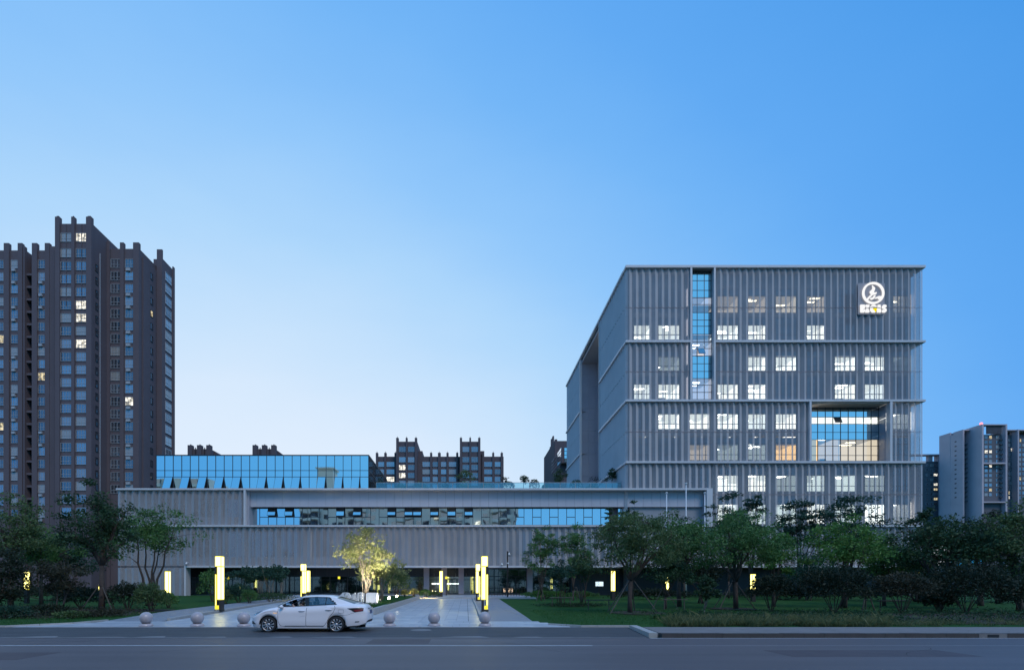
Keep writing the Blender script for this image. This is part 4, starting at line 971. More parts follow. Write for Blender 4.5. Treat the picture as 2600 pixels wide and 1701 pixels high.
wd = [(0, .50), (.04, .62), (.12, .72), (.3, .81), (.7, .87), (1.2, .88), (3.4, .885), (3.9, .87), (4.25, .83), (4.5, .76), (4.6, .66), (4.63, .58)]
zb_ = [(0, .30), (.03, .22), (.35, .19), (1.2, .17), (3.0, .17), (3.8, .24), (4.3, .28), (4.55, .36), (4.63, .48)]
WH = [(.753, .318), (3.43, .318)]; AR = .365
def zbot(u):
    z = interp(zb_, u)
    for c, h in WH:
        if abs(u - c) < AR: z = max(z, h + math.sqrt(AR * AR - (u - c) ** 2))
    return z
us = sorted(set([round(4.63 * i / 60, 4) for i in range(61)] + [round(c + AR * math.cos(a), 4) for c, _ in WH for a in [math.pi * k / 18 for k in range(19)]] + [.02, .05, 4.6, 1.13, 2.215, 3.06]))
prof = [(0, .935), (.18, .985), (.42, 1.0), (.62, .985), (.72, 1.0), (.86, .985), (1.0, .93)]
def side_pt(u, k, f, s):
    zb, zs = zbot(u), max(smooth_interp(sh, u), zbot(u) + .05); return (u, s * smooth_interp(wd, u) * f, zb + (zs - zb) * k)
def top_pt(u, f, s):
    w = smooth_interp(wd, u) * .93; zs, zt = max(smooth_interp(sh, u), zbot(u) + .05), max(smooth_interp(tp, u), smooth_interp(sh, u) + .01)
    return (u, s * w * f, zs + (zt - zs) * (1 - f ** 3.2))
body, door_f, door_r, door_f2, door_r2, deck = MB(), MB(), MB(), MB(), MB(), MB()
CAB0, CAB1 = 1.13, 4.05
for s in (-1, 1):
    for u0, u1 in zip(us[:-1], us[1:]):
        c = (u0 + u1) / 2
        tgt = (door_f if s < 0 else door_f2) if 1.13 <= c < 2.215 else (door_r if s < 0 else door_r2) if 2.215 <= c < 3.06 else body
        for (k0, f0), (k1, f1) in zip(prof[:-1], prof[1:]):
            p = [side_pt(u0, k0, f0, s), side_pt(u1, k0, f0, s), side_pt(u1, k1, f1, s), side_pt(u0, k1, f1, s)]
            tgt.quad(*(p if s < 0 else p[::-1]))
        fs = [1, .9, .75, .5, .25, 0] if not (CAB0 < c < CAB1) else [1, .93, .86]
        for f0, f1 in zip(fs[:-1], fs[1:]):
            p = [top_pt(u0, f0, s), top_pt(u1, f0, s), top_pt(u1, f1, s), top_pt(u0, f1, s)]
            body.quad(*(p if s < 0 else p[::-1]))
    for u in (us[0], us[-1]):                       # nose and tail
        ring = [side_pt(u, k, f, s) for k, f in prof] + [top_pt(u, f, s) for f in (.9, .75, .5, .25, 0)]
        mid = [(u + (-.02 if u == us[0] else .02), 0, p[2]) for p in ring]
        for a, b, cc, d in zip(ring[:-1], ring[1:], mid[1:], mid[:-1]): body.quad(a, d, cc, b)
    for c, h in WH:                                 # wheel-arch liners
        n = 18
        for i in range(n):
            a0, a1 = math.pi * i / n, math.pi * (i + 1) / n
            p0 = (c + AR * math.cos(a0), h + AR * math.sin(a0)); p1 = (c + AR * math.cos(a1), h + AR * math.sin(a1))
            deck.quad((p0[0], s * .86, p0[1]), (p1[0], s * .86, p1[1]), (p1[0], s * .5, p1[1]), (p0[0], s * .5, p0[1]))
body.build('body', M['paint'], car, smooth=True, fix=True)
fd, rdoor = door_f.build('door', M['paint'], car, True, True), door_r.build('door', M['paint'], car, True, True)
door_f2.build('door', M['paint'], car, True, True); door_r2.build('door', M['paint'], car, True, True)
deck.box(.4, 4.3, -.78, .78, .2, .26); deck.box(1.1, 1.45, -.7, .7, .5, 1.0); deck.box(3.5, 4.1, -.7, .7, .5, 1.05); deck.box(1.2, 3.9, -.80, -.76, .3, .93); deck.box(1.2, 3.9, .76, .80, .3, .93)
deck.build('floor_pan', M['trim'], car)
st = MB()
for y in (-.37, .37):
    st.box(2.15, 2.3, y - .24, y + .24, .35, 1.02); st.box(2.2, 2.3, y - .12, y + .12, 1.02, 1.2); st.box(1.75, 2.25, y - .24, y + .24, .3, .5)
st.box(3.0, 3.35, -.62, .62, .35, .98); st.tube([(1.62 + .05 * math.cos(a) , -.37 + .18 * math.cos(a), .95 + .18 * math.sin(a)) for a in [k * math.pi / 6 for k in range(13)]], .015, 5)
st.build('seats', M['trim'], car)
# greenhouse
rail = [(1.10, 1.00, .80), (1.30, 1.115, .745), (1.5, 1.222, .69), (1.82, 1.345, .63), (2.12, 1.405, .60), (2.62, 1.43, .59), (3.05, 1.415, .59), (3.31, 1.37, .60), (3.6, 1.275, .625), (3.9, 1.17, .66), (4.15, 1.09, .69)]
rz_ = [(a, b) for a, b, c in rail]; ry_ = [(a, c) for a, b, c in rail]
crown = [(1.10, .05), (1.5, .055), (1.95, .058), (2.6, .055), (3.3, .055), (4.15, .06)]
def roof_pt(u, f):
    y = smooth_interp(ry_, u, .08); return (u - (.16 if u < 1.95 else -.14 if u > 3.35 else 0) * (1 - abs(f) ** 2) * (min(1, abs(u - (1.95 if u < 1.95 else 3.35)) / .6) if (u < 1.95 or u > 3.35) else 0), y * f, smooth_interp(rz_, u, .08) + interp(crown, u) * (1 - abs(f) ** 2.4))
ug = [1.10 + (4.15 - 1.10) * i / 48 for i in range(49)]; fg = [-1, -.93, -.8, -.5, -.25, 0, .25, .5, .8, .93, 1]
roof, ws, rg = MB(), MB(), MB()
for u0, u1 in zip(ug[:-1], ug[1:]):
    for f0, f1 in zip(fg[:-1], fg[1:]):
        c = (u0 + u1) / 2; inner = abs((f0 + f1) / 2) < .93
        t = ws if (c < 1.98 and inner) else rg if (c > 3.36 and inner and c < 4.1) else roof
        t.quad(roof_pt(u0, f0), roof_pt(u1, f0), roof_pt(u1, f1), roof_pt(u0, f1))
roof.build('roof', M['paint'], car, True, True); ws.build('windscreen', M['carglass'], car, True, True); rg.build('rear_window', M['carglass'], car, True, True)
def gside(u, t, s):
    b = top_pt(u, .90, -1); zr = smooth_interp(rz_, u, .08); yr = smooth_interp(ry_, u, .08)
    return (u, s * (abs(b[1]) + (yr - abs(b[1])) * t), b[2] + (zr - b[2]) * t)
gw, gb, gwin, gwin2, gq = MB(), MB(), MB(), MB(), MB()
us2 = [1.10 + 3.05 * i / 90 for i in range(91)]; tt = [0, .06, .2, .4, .6, .8, .9, .95, 1]
for s in (-1, 1):
    for u0, u1 in zip(us2[:-1], us2[1:]):
        for t0, t1 in zip(tt[:-1], tt[1:]):
            c, t = (u0 + u1) / 2, (t0 + t1) / 2
            bp = 2.26 - .06 * t; cp = 3.36 - .36 * (t - .1)          # door pillar and rear end of the glass
            if t > .95 or c > cp + .07 or c < 1.13: mb = gw
            elif t < .06 or t > .9 or abs(c - bp) < .075 or c > cp or c < 1.42: mb = gb
            elif c < bp: mb = None if s < 0 else gwin2               # the near front window is wound down
            elif abs(c - 2.98) < .018: mb = gb
            else: mb = gwin
            if mb is not None:
                p = [gside(u0, t0, s), gside(u1, t0, s), gside(u1, t1, s), gside(u0, t1, s)]; mb.quad(*(p if s < 0 else p[::-1]))
gw.build('roof_pillar', M['paint'], car, True, True); gb.build('window_surround', M['trim'], car, True, True); gwin.build('side_window', M['carglass'], car, True, True); gwin2.build('side_window', M['carglass'], car, True, True)
# lamps, seams, handles, flap, mirrors
def surf_y(u, z):
    zb, zs = zbot(u), smooth_interp(sh, u); k = (z - zb) / max(.01, zs - zb)
    if k > 1: return smooth_interp(wd, u) * .93
    return smooth_interp(wd, u) * interp(prof, max(0, k))
def patch(poly, off, m, name, parent=car, step=5):
    mb = MB(); n = len(poly)
    c = (sum(p[0] for p in poly) / n, sum(p[1] for p in poly) / n)
    ring = []
    for a, b in zip(poly, poly[1:] + poly[:1]):
        for i in range(step): ring.append((a[0] + (b[0] - a[0]) * i / step, a[1] + (b[1] - a[1]) * i / step))
    for sc0, sc1 in ((1, .5), (.5, 0)):
        for a, b in zip(ring, ring[1:] + ring[:1]):
            q = [(c[0] + (p[0] - c[0]) * sc, c[1] + (p[1] - c[1]) * sc) for p, sc in ((a, sc0), (b, sc0), (b, sc1), (a, sc1))]
            mb.add([(u, -surf_y(u, z) - off, z) for u, z in q], [(0, 1, 2, 3)])
    return mb.build(name, m, parent)
def seam(pts, w, m, name, parent=car, off=.003):
    mb = MB(); P = []
    for a, b in zip(pts[:-1], pts[1:]):
        for i in range(8): P.append((a[0] + (b[0] - a[0]) * i / 8, a[1] + (b[1] - a[1]) * i / 8))
    P.append(pts[-1])
    for a, b in zip(P[:-1], P[1:]):
        dx, dz = b[0] - a[0], b[1] - a[1]; l = math.hypot(dx, dz) or 1; nx, nz = -dz / l * w / 2, dx / l * w / 2
        q = [(a[0] - nx, a[1] - nz), (b[0] - nx, b[1] - nz), (b[0] + nx, b[1] + nz), (a[0] + nx, a[1] + nz)]
        mb.add([(u, -surf_y(u, z) - off, z) for u, z in q], [(0, 1, 2, 3)])
    return mb.build(name, m, parent)
seam([(1.13, .96), (1.12, .75), (1.15, .42), (1.24, .27), (1.45, .235), (2.22, .235)], .012, M['trim'], 'door_seam')
seam([(2.27, .99), (2.24, .6), (2.24, .26)], .013, M['trim'], 'door_seam'); seam([(2.24, .235), (2.9, .235), (3.0, .32), (3.15, .60), (3.32, .80), (3.40, .98), (3.36, 1.06)], .012, M['trim'], 'door_seam')
seam([(2.0, .62), (2.12, .655), (2.2, .66)], .008, M['seamshade'] if 'seamshade' in M else M.setdefault('seamshade', mk('painted crease shade', (.42, .40, .42), .4, var=0)), 'dent_shade')  # grey strip painted on the door as the shade of a dent
seam([(1.4, .262), (2.95, .262)], .022, M['chrome'], 'sill_strip')
seam([(3.52, .90), (3.72, .90), (3.72, .77), (3.52, .77), (3.52, .90)], .007, M['trim'], 'fuel_flap')
seam([(3.55, .68), (3.85, .69), (4.12, .78)], .008, M['trim'], 'bumper_seam')
patch([(.10, .70), (.20, .665), (.42, .80), (.54, .862), (.30, .80)], .006, M['headlamp'], 'headlight')
patch([(.14, .715), (.19, .69), (.24, .72), (.20, .75)], .010, M['chrome'], 'headlight_reflector')
patch([(3.86, .955), (4.40, .985), (4.50, .96), (4.48, .84), (4.15, .80), (4.02, .88)], .008, M['trim'], 'tail_light_housing')
patch([(4.12, .90), (4.46, .92), (4.46, .845), (4.18, .815)], .013, M['taillamp'], 'tail_light')
patch([(.02, .43), (.10, .44), (.24, .33), (.05, .33)], .006, M['trim'], 'fog_lamp_recess')
patch([(4.16, .40), (4.32, .41), (4.34, .44), (4.18, .44)], .006, M['trim'], 'rear_reflector')
patch([(.94, .765), (1.10, .76), (1.10, .78), (.95, .785)], .008, M['amber'], 'marker_lamp')
for par, (a, b, z) in ((fd, (1.95, 2.20, .845)), (rdoor, (3.0, 3.26, .89))):
    mb = MB(); mb.tube([(a, -.868, z), (a + .05, -.905, z + .012), (b - .05, -.905, z + .016), (b, -.868, z + .01)], .018, 8); mb.build('door_handle', M['paint'], par, True)
for s in (-1, 1):
    mb = MB(); mb.ball((1.30, s * .93, 1.02), .1, 12, 8, 0, (.7, 1.05, .72)); mb.box(1.28, 1.34, min(s * .78, s * .9), max(s * .78, s * .9), .985, 1.01); mb.build('wing_mirror', M['paint'], car, True)
mb = MB(); mb.box(4.64, 4.66, -.24, .24, .72, .88); mb.build('number_plate', M['plate'], car)
mb = MB(); mb.box(4.60, 4.65, -.4, .4, .93, .96); mb.build('boot_trim', M['chrome'], car)
mb = MB(); mb.box(-.03, .02, -.5, .5, .32, .45); mb.build('grille', M['trim'], car)
mb = MB(); mb.tube([(4.1, -.4, .2), (4.5, -.4, .24)], .05, 8); mb.build('exhaust', M['trim'], car)
def wheel(u, y, s):
    w = thing('wheel', '', ''); 
    for k in ('label', 'category'):
        if k in w: del w[k]
    w.parent = car; w.location = (u, y, .316)
    mb = MB(); mb.lathe([(.235, -.09), (.29, -.105), (.308, -.085), (.316, -.05), (.316, .05), (.308, .085), (.29, .105), (.235, .09)], (0, 0, 0), 40, axis='y'); mb.build('tyre', M['tyre'], w, True)
    mb = MB(); mb.lathe([(0, -.02), (.2, -.02), (.225, -.06), (.236, -.085), (.24, -.09), (.236, .09)], (0, 0, 0), 40, axis='y'); mb.build('rim', M['rimdark'], w, True)
    mb = MB()
    for i in range(10):
        a = 2 * math.pi * i / 10
        for da, tw in ((-.085, .16), (.085, .16)):
            pts = [(r * math.cos(a + da * (r / .22) * .9 + tw * r / .23), -.055 - .02 * r / .22, r * math.sin(a + da * (r / .22) * .9 + tw * r / .23)) for r in (.05, .12, .18, .225)]
            mb.tube(pts, [.010, .013, .014, .012], 5)
    mb.lathe([(.226, -.075), (.236, -.092), (.244, -.09)], (0, 0, 0), 40, axis='y'); mb.lathe([(0, -.07), (.05, -.068), (.058, -.05)], (0, 0, 0), 20, axis='y')
    mb.build('spokes', M['rim'], w, True)
    if s > 0: w.rotation_euler = (0, 0, math.pi)
for u, _ in WH: wheel(u, -.775, -1); wheel(u, .775, 1)

# ------------------------------------------------------------------ driver
def skinned(name, verts, edges, rad, m, parent, lv=2, root=0):
    me = bpy.data.meshes.new(name + '_cage'); me.from_pydata(verts, edges, []); o = bpy.data.objects.new(name + '_cage', me); col.objects.link(o)
    md = o.modifiers.new('skin', 'SKIN'); md.use_smooth_shade = True
    for i, v in enumerate(me.skin_vertices[0].data):
        r = rad[i]; v.radius = r if isinstance(r, tuple) else (r, r); v.use_root = (i == root)
    sd = o.modifiers.new('sub', 'SUBSURF'); sd.levels = lv; sd.render_levels = lv
    dg = bpy.context.evaluated_depsgraph_get(); ev = o.evaluated_get(dg); nm = bpy.data.meshes.new_from_object(ev)
    bpy.data.objects.remove(o); nm.materials.clear(); nm.materials.append(m); nm.polygons.foreach_set('use_smooth', [True] * len(nm.polygons))
    nm.name = name
    return put(name, nm, parent)
M['skin'] = mk('skin', (.52, .33, .25), .55, var=0); M['hair'] = mk('black hair', (.01, .009, .009), .5, var=.1, scale=60); M['shirt'] = mk('blue grey shirt', (.16, .22, .32), .85, var=.05)
# seat position in car coordinates: pelvis (2.02, -.37, .52); the driver leans on the sill and looks ahead (towards -u)
drv = thing('person', 'driver in a blue grey shirt leaning by the open window of the white car', 'person', (CX0 + 2.02, CYC - .50, .50))
V = [(0, 0, 0), (.02, 0, .2), (.01, 0, .38), (-.01, 0, .46), (-.02, 0, .52),                       # 0-4 spine and neck
     (0, -.17, .40), (-.12, -.24, .27), (-.24, -.27, .46), (-.26, -.26, .50),                       # 5-8 near arm bent up on the sill
     (0, .17, .40), (-.10, .22, .2), (-.32, .14, .38),                                              # 9-11 far arm to the wheel
     (-.25, -.1, .02), (-.5, -.1, -.05), (-.25, .1, .02), (-.5, .1, -.05)]
E = [(0, 1), (1, 2), (2, 3), (3, 4), (2, 5), (5, 6), (6, 7), (7, 8), (2, 9), (9, 10), (10, 11), (0, 12), (12, 13), (0, 14), (14, 15)]
RD = [(.15, .13), (.15, .13), (.13, .10), .06, .055, .075, .055, .04, .035, .075, .055, .035, .08, .06, .08, .06]
bd = skinned('body', V, E, RD, M['shirt'], drv)
hd = MB(); hc = (-.05, 0, .615)
hd.ball(hc, .1, 20, 14, 0, (1.0, .78, 1.2)); hd.ball((hc[0] - .035, 0, hc[2] - .07), .065, 14, 10, 0, (1, .8, .8))      # skull and jaw
hd.add([(hc[0] - .085, -.016, hc[2] - .03), (hc[0] - .085, .016, hc[2] - .03), (hc[0] - .122, 0, hc[2] - .032), (hc[0] - .09, 0, hc[2] + .02)], [(0, 1, 2), (0, 2, 3), (2, 1, 3)])
for s in (-1, 1): hd.ball((hc[0] + .012, s * .08, hc[2] - .015), .028, 8, 6, 0, (.7, .35, 1.1))
hd.add([(hc[0] - .094, -.026, hc[2] - .078), (hc[0] - .094, .026, hc[2] - .078), (hc[0] - .096, .024, hc[2] - .07), (hc[0] - .096, -.024, hc[2] - .07)], [(0, 1, 2, 3)], 1)
for s in (-1, 1): hd.ball((hc[0] - .088, s * .034, hc[2] + .012), .012, 8, 6, 1)
hd.build('head', [M['skin'], M['trim']], drv, True)
hr = MB(); hr.ball((hc[0] + .014, 0, hc[2] + .03), .104, 20, 12, 0, (1.0, .84, 1.02)); hr.build('hair', M['hair'], drv, True)
def hand(par, base, dirv, up, sc=1.0):
    d = Vector(dirv).normalized(); u = Vector(up); u = (u - d * u.dot(d)).normalized(); w = d.cross(u); b = Vector(base); mb = MB()
    mb.tube([b, b + d * .04, b + d * .085], [.026, .036, .034], 10)
    for i, (o, L) in enumerate(((-.026, .062), (-.009, .075), (.009, .07), (.026, .055))):
        p = b + d * .08 + w * o; mb.tube([p, p + d * L * .45 - u * .006, p + d * L * .7 - u * .028, p + d * L * .72 - u * .05], [.0095, .009, .0085, .006], 7)
    p = b + d * .02 - w * .03; mb.tube([p, p - w * .022 + d * .025 - u * .01, p - w * .018 + d * .055 - u * .025], [.012, .0105, .007], 7)
    return mb.build('hand', M['skin'], par, True)
hand(drv, (-.265, -.26, .505), (-.5, .1, .5), (-.5, 0, -.6)); hand(drv, (-.33, .14, .385), (-.7, 0, .3), (.3, 0, .7))

# ------------------------------------------------------------------ stone ball bollards
bm_ = MB(); bm_.lathe([(0, 0), (.285, 0), (.285, .035), (.255, .075), (.235, .115), (.20, .12)], (0, 0, 0), 32)
prof_b = [(.272 * math.sin(t), .362 - .272 * math.cos(t)) for t in [math.pi * (.12 + .88 * i / 20) for i in range(21)]]
base_m = bm_.mesh('base', M['ball']); bb = MB(); bb.lathe(prof_b, (0, 0, 0), 32); ball_m = bb.mesh('ball', M['ball'])
for me in (base_m, ball_m): me.polygons.foreach_set('use_smooth', [True] * len(me.polygons))
bol = None
for i, (px, lab) in enumerate(((371, 'round pinkish stone bollard farthest from the car, on the left end of the apron'), (501, 'round stone bollard at the foot of the left kerb, two places left of the car'), (619, 'round stone bollard half hidden by the white car bonnet'),
                                (989, 'round stone bollard right behind the white car boot, before the island kerb'), (1102, 'round stone bollard standing alone in the middle of the right driveway'), (1231, 'round stone bollard below the tall lamp column on the right path'))):
    y = 22.75 if px > 700 else 22.6; loc = (PX(px, y), y, gz(y))
    if bol is None:
        bol = thing('stone_bollard', lab, 'bollard', loc, 'stone ball bollards along the apron'); put('base', base_m, bol); put('ball', ball_m, bol)
    else: dup(bol, loc, lab)

# ------------------------------------------------------------------ luminous lamp columns
def lamp(px, py, ht, label, mirror=1, loc=None):
    y = YG(py); loc = loc or (PX(px, y), y, gz(y) + .05); L = thing('lamp_column', label, 'lamp', loc, 'glowing lamp columns'); k = ht / 3.5
    def bx(nm, m, x0, x1, y0, y1, z0, z1, par=L):
        a, b = sorted((x0 * mirror * min(.9, .5 + .4 * k), x1 * mirror * min(.9, .5 + .4 * k))); q = MB(); q.box(a, b, y0, y1, z0 * k, z1 * k); return q.build(nm, m, par)
    bx('base', M['lampbody'], -.25, .24, -.24, .24, 0, .10)
    bx('post', M['lampbody'], .07, .235, -.20, .20, .10, .72); bx('post', M['lampbody'], -.10, -.06, -.18, .18, .38, 2.82); bx('post', M['lampbody'], -.24, -.07, -.18, .18, 2.36, 2.83)
    def lum(x0, x1, z0, z1, d=.2):
        e = bx('light_box', M['lumedge'], x0, x1, -d, d, z0, z1)
        t = .034; a, b = sorted((x0, x1)); bx('diffuser', M['lum'], a + t, b - t, -d - .006, -d - .001, z0 + t, z1 - t, e); bx('diffuser', M['lum'], a + t, b - t, d + .001, d + .006, z0 + t, z1 - t, e)
        for xx in (a, b): bx('diffuser', M['lum'], xx - .004 if xx == a else xx + .001, xx - .001 if xx == a else xx + .004, -d + t, d - t, z0 + t, z1 - t, e)
    lum(-.20, .23, 2.83, 3.48); lum(-.055, .23, .73, 2.828); lum(-.215, -.115, .36, 2.34, .17)
    bx('foot_light', M['lumedge'], -.205, .04, -.21, -.05, .13, .35)
    bx('top_cap', M['lampbody'], -.21, .24, -.21, .21, 3.482, 3.5)
    return L
lamp(557, 1553, 3.5, 'tall glowing lamp column on the left footpath near the bollards')
lamp(1231, 1553, 3.5, 'tall glowing lamp column on the right path above a bollard', -1)
lamp(1214, 1526, 3.45, 'second glowing lamp column along the right path, farther back', -1)
lamp(770, 1526, 3.45, 'glowing lamp column behind the white car roof, with a top block')
def lamp_simple(px, ptop, pbot, Y, label, w=.32):
    loc = (PX(px, Y), Y, gz(Y)); L = thing('lamp_column', label, 'lamp', loc, 'glowing lamp columns'); z1 = PZ(ptop, Y) - loc[2]; z0 = PZ(pbot, Y) - loc[2]
    q = MB(); q.box(-w / 2, w / 2, -w / 2, w / 2, 0, z0); q.build('base', M['lampbody'], L)
    q = MB(); q.box(-w / 2, w / 2, -w / 2, w / 2, z0 + .002, z1); e = q.build('light_box', M['lumedge'], L)
    t = .04
    for sx_, sy_ in ((0, -1), (0, 1), (-1, 0), (1, 0)):
        q = MB(); d = w / 2 + .003
        if sy_: q.box(-w / 2 + t, w / 2 - t, sy_ * d - .002, sy_ * d + .002, z0 + t, z1 - t)
        else: q.box(sx_ * d - .002, sx_ * d + .002, -w / 2 + t, w / 2 - t, z0 + t, z1 - t)
        q.build('diffuser', M['lum'], e)
    q = MB(); q.box(-w / 2 - .01, w / 2 + .01, -w / 2 - .01, w / 2 + .01, z1, z1 + .03); q.build('top_cap', M['lampbody'], L)
lamp_simple(783, 1448, 1502, 50, 'slim glowing lamp column just right of the one behind the car', .27)
lamp_simple(1120, 1449, 1502, 57, 'slim glowing lamp column on the lawn before the entrance doors', .34)
lamp_simple(426, 1450, 1506, 43, 'slim glowing lamp column by the left bush and pier')
lamp_simple(1557, 1449, 1500, 50, 'slim glowing lamp column behind the staked tree, right lawn')
lamp_simple(1694, 1464, 1500, 58, 'slim glowing lamp column mostly hidden by dark shrubs, mid right lawn', .3)
lamp_simple(1912, 1457, 1496, 47, 'slim glowing lamp column beside the second staked tree')
lamp_simple(2336, 1450, 1478, 56, 'slim glowing lamp column behind bushes near the right building corner')
lamp_simple(68, 1449, 1496, 44, 'slim glowing lamp column deep among the far left trees', .28)
lamp_simple(255, 1484, 1500, 52, 'low glowing lamp behind the dark left tree trunk', .25)

# ------------------------------------------------------------------ white stone sculpture sign with floodlights on the island
YSg = 36.0; zi = gz(YSg) + .40; sxp = lambda px: PX(px, YSg); szp = lambda py: PZ(py, YSg)
sg = thing('stone_sign', 'white stone characters and block on a low plinth, floodlit behind the car', 'sign', (0, 0, 0))
q = MB(); q.box(sxp(868), sxp(966), YSg - .3, YSg + .7, zi - .1, szp(1532)); q.build('plinth', M['signwhite'], sg)
q = MB(); q.box(sxp(929), sxp(957), YSg, YSg + .5, szp(1532), szp(1507)); q.prism([(sxp(929), szp(1507)), (sxp(933), szp(1504)), (sxp(957), szp(1504.5)), (sxp(957), szp(1507))], YSg + .02, YSg + .48); q.build('stone_block', M['signwhite'], sg)
q = MB()
for a, b, t0, t1 in ((895, 897.2, 1507, 1531), (899, 901.6, 1504, 1531), (907.5, 910, 1504, 1531), (915.5, 918.5, 1503.5, 1531), (921, 923.5, 1505, 1531)): q.box(sxp(a), sxp(b), YSg + .05, YSg + .35, szp(t1), szp(t0))
for (a, za), (b, zb) in (((902, 1518), (908, 1511)), ((902, 1521), (907, 1529)), ((910, 1506), (915, 1504)), ((910, 1514), (916, 1508)), ((910, 1520), (915, 1516)), ((918, 1512), (922, 1518))):
    q.tube([(sxp(a), YSg + .2, szp(za)), (sxp(b), YSg + .2, szp(zb))], .05, 5)
q.build('character', M['signwhite'], sg)
q = MB()
for pl in ([(860, 1532), (860, 1514), (866, 1508), (869, 1504), (876, 1503), (873, 1509), (875, 1516), (868, 1522), (868, 1532)], [(875, 1511), (878, 1503.5), (885, 1505), (890, 1516), (884, 1518), (882, 1511), (876, 1516)], [(876, 1526), (881, 1514), (886, 1520), (889, 1532), (876, 1532)]):
    q.prism([(sxp(a), szp(b)) for a, b in pl], YSg + .05, YSg + .35)
q.build('character', M['signwhite'], sg)
def flood(px, py, Y, label, target, energy, colr=(1, .88, .62), size=60, lens=9.0, aim_cam=True):
    loc = Vector((PX(px, Y), Y, PZ(py, Y))); L = thing('floodlight', label, 'floodlight', loc)
    d = (Vector(target) - loc).normalized(); q = MB(); q.tube([-d * .12, d * .02], [.07, .10], 12); q.build('housing', M['steel'], L)
    q = MB(); q.tube([d * .02, d * .03], [.09, .09], 12); q.build('lens', emitmat('floodlight lens', colr, lens), L)
    q = MB(); q.tube([(0, 0, -.05), (0, 0, gz(Y) + .2 - loc.z)], .02, 6); q.build('stake', M['steel'], L)
    ld = bpy.data.lights.new('floodlight_beam', 'SPOT'); ld.energy = energy; ld.color = colr; ld.spot_size = R(size); ld.spot_blend = .6; ld.shadow_soft_size = .08
    lo = bpy.data.objects.new('floodlight_beam', ld); col.objects.link(lo); lo.parent = L; lo.location = d * .06; lo.rotation_euler = (-d).to_track_quat('Z', 'Y').to_euler()
    return L
flood(988, 1517.5, 38.5, 'left of two bright warm floodlights on the island, pointing toward the road', (PX(880, 36), 33.0, 2.4), 600, lens=60)
flood(1008, 1513, 42.0, 'right of two bright warm floodlights on the island, slightly farther', (PX(915, 41), 38.0, 5.0), 4200, lens=50)
flood(966, 1524, 37.2, 'small warm uplight at the right foot of the white block', (PX(930, 39.5), 39.5, 4.5), 2600, (1, .90, .66), 90, 14)
flood(925, 1530, 34.5, 'white spotlight in the grass before the stone sign', (PX(925, 36), 36.6, 1.2), 45, (1, 1, 1), 90, 5)
flood(1084, 1514, 52, 'warm uplight under the clipped round bush', (PX(1080, 54), 54.5, 1.6), 320, (1, .75, .3), 100, 14)
flood(1052, 1511.5, 50, 'warm uplight under the pale azalea near the entrance', (PX(1045, 51.5), 51.5, 1.6), 320, (1, .72, .35), 100, 8)
flood(1027, 1511, 48, 'warm uplight hidden in the island shrubs', (PX(1024, 50), 50, 1.8), 70, (1, .72, .3), 100, 6)

# ------------------------------------------------------------------ camera pole, wall cameras, flagpoles, fence, screen
def dome_cam(par, p, s=1.0):
    q = MB(); q.lathe([(0, .30), (.035, .29), (.06, .18), (.13, .08), (.13, .0), (.0, 0)], p, 14); q.build('camera_hood', M['white'], par, True)
    q = MB(); q.ball((p[0], p[1], p[2] - .01), .11, 12, 8); q.build('camera_dome', M['steel'], par, True)
Yc = 55.0; cp = thing('camera_pole', 'black pole carrying a white dome camera before the storefront glass', 'camera pole', (PX(1288.5, Yc), Yc, gz(Yc)))
hp = PZ(1399, Yc) - gz(Yc); q = MB(); q.tube([(0, 0, 0), (0, 0, hp)], .075, 10); q.build('pole', M['steel'], cp)
q = MB(); q.tube([(0, 0, hp - .1), (.18, 0, hp - .08)], .03, 6); q.build('bracket', M['steel'], cp); dome_cam(cp, (.19, -.02, hp - .42))
q = MB(); q.box(-.06, .14, -.12, -.04, hp - 1.35, hp - 1.23); q.build('small_camera', M['white'], cp)
for px, py, lab in ((1274.5, 1434, 'white dome camera on the folded screen left of the black pole'), (473, 1432, 'white dome camera on the folded screen above the left pier')):
    c = thing('wall_camera', lab, 'camera', (PX(px, 64.1), 64.1, PZ(py, 64.1))); dome_cam(c, (0, 0, 0)); q = MB(); q.box(-.03, .03, 0, .5, .2, .26); q.build('bracket', M['white'], c)
for px, pt, lab in ((1692.5, 1249, 'white flagpole with ball finial, left of the tall one'), (1742, 1225, 'tallest white flagpole with ball finial, between two shorter ones'), (1789.5, 1249, 'white flagpole with ball finial near the recess corner')):
    Yf = 60.0; fp = thing('flagpole', lab, 'flagpole', (PX(px, Yf), Yf, gz(Yf)), 'flagpoles before the low block'); h = PZ(pt, Yf) - gz(Yf)
    q = MB(); q.tube([(0, 0, 0), (0, 0, h - .2)], [.085, .05], 10); q.build('pole', M['white'], fp, True); q = MB(); q.ball((0, 0, h - .1), .12, 10, 8, 0, (1.3, 1.3, .8)); q.build('finial', M['white'], fp, True)
Yn = 60.0; fe = thing('metal_fence', 'low black metal fence before the storefront beside the camera pole', 'fence', (0, 0, 0))
xa, xb = PX(1238, Yn), PX(1336, Yn); q = MB(); zz = gz(Yn)
q.box(xa, xb, Yn - .02, Yn + .02, zz + .22, zz + .26); q.box(xa, xb, Yn - .02, Yn + .02, zz + .95, zz + .99); q.build('rail', M['steel'], fe)
n = 14; q = MB(); q.box(-.025, .025, -.045, .045, 0, 1.25); pmz = q.mesh('picket', M['steel'])
for i in range(n): put('picket', pmz, fe, (xa + (xb - xa) * (i + .5) / n, Yn, zz))
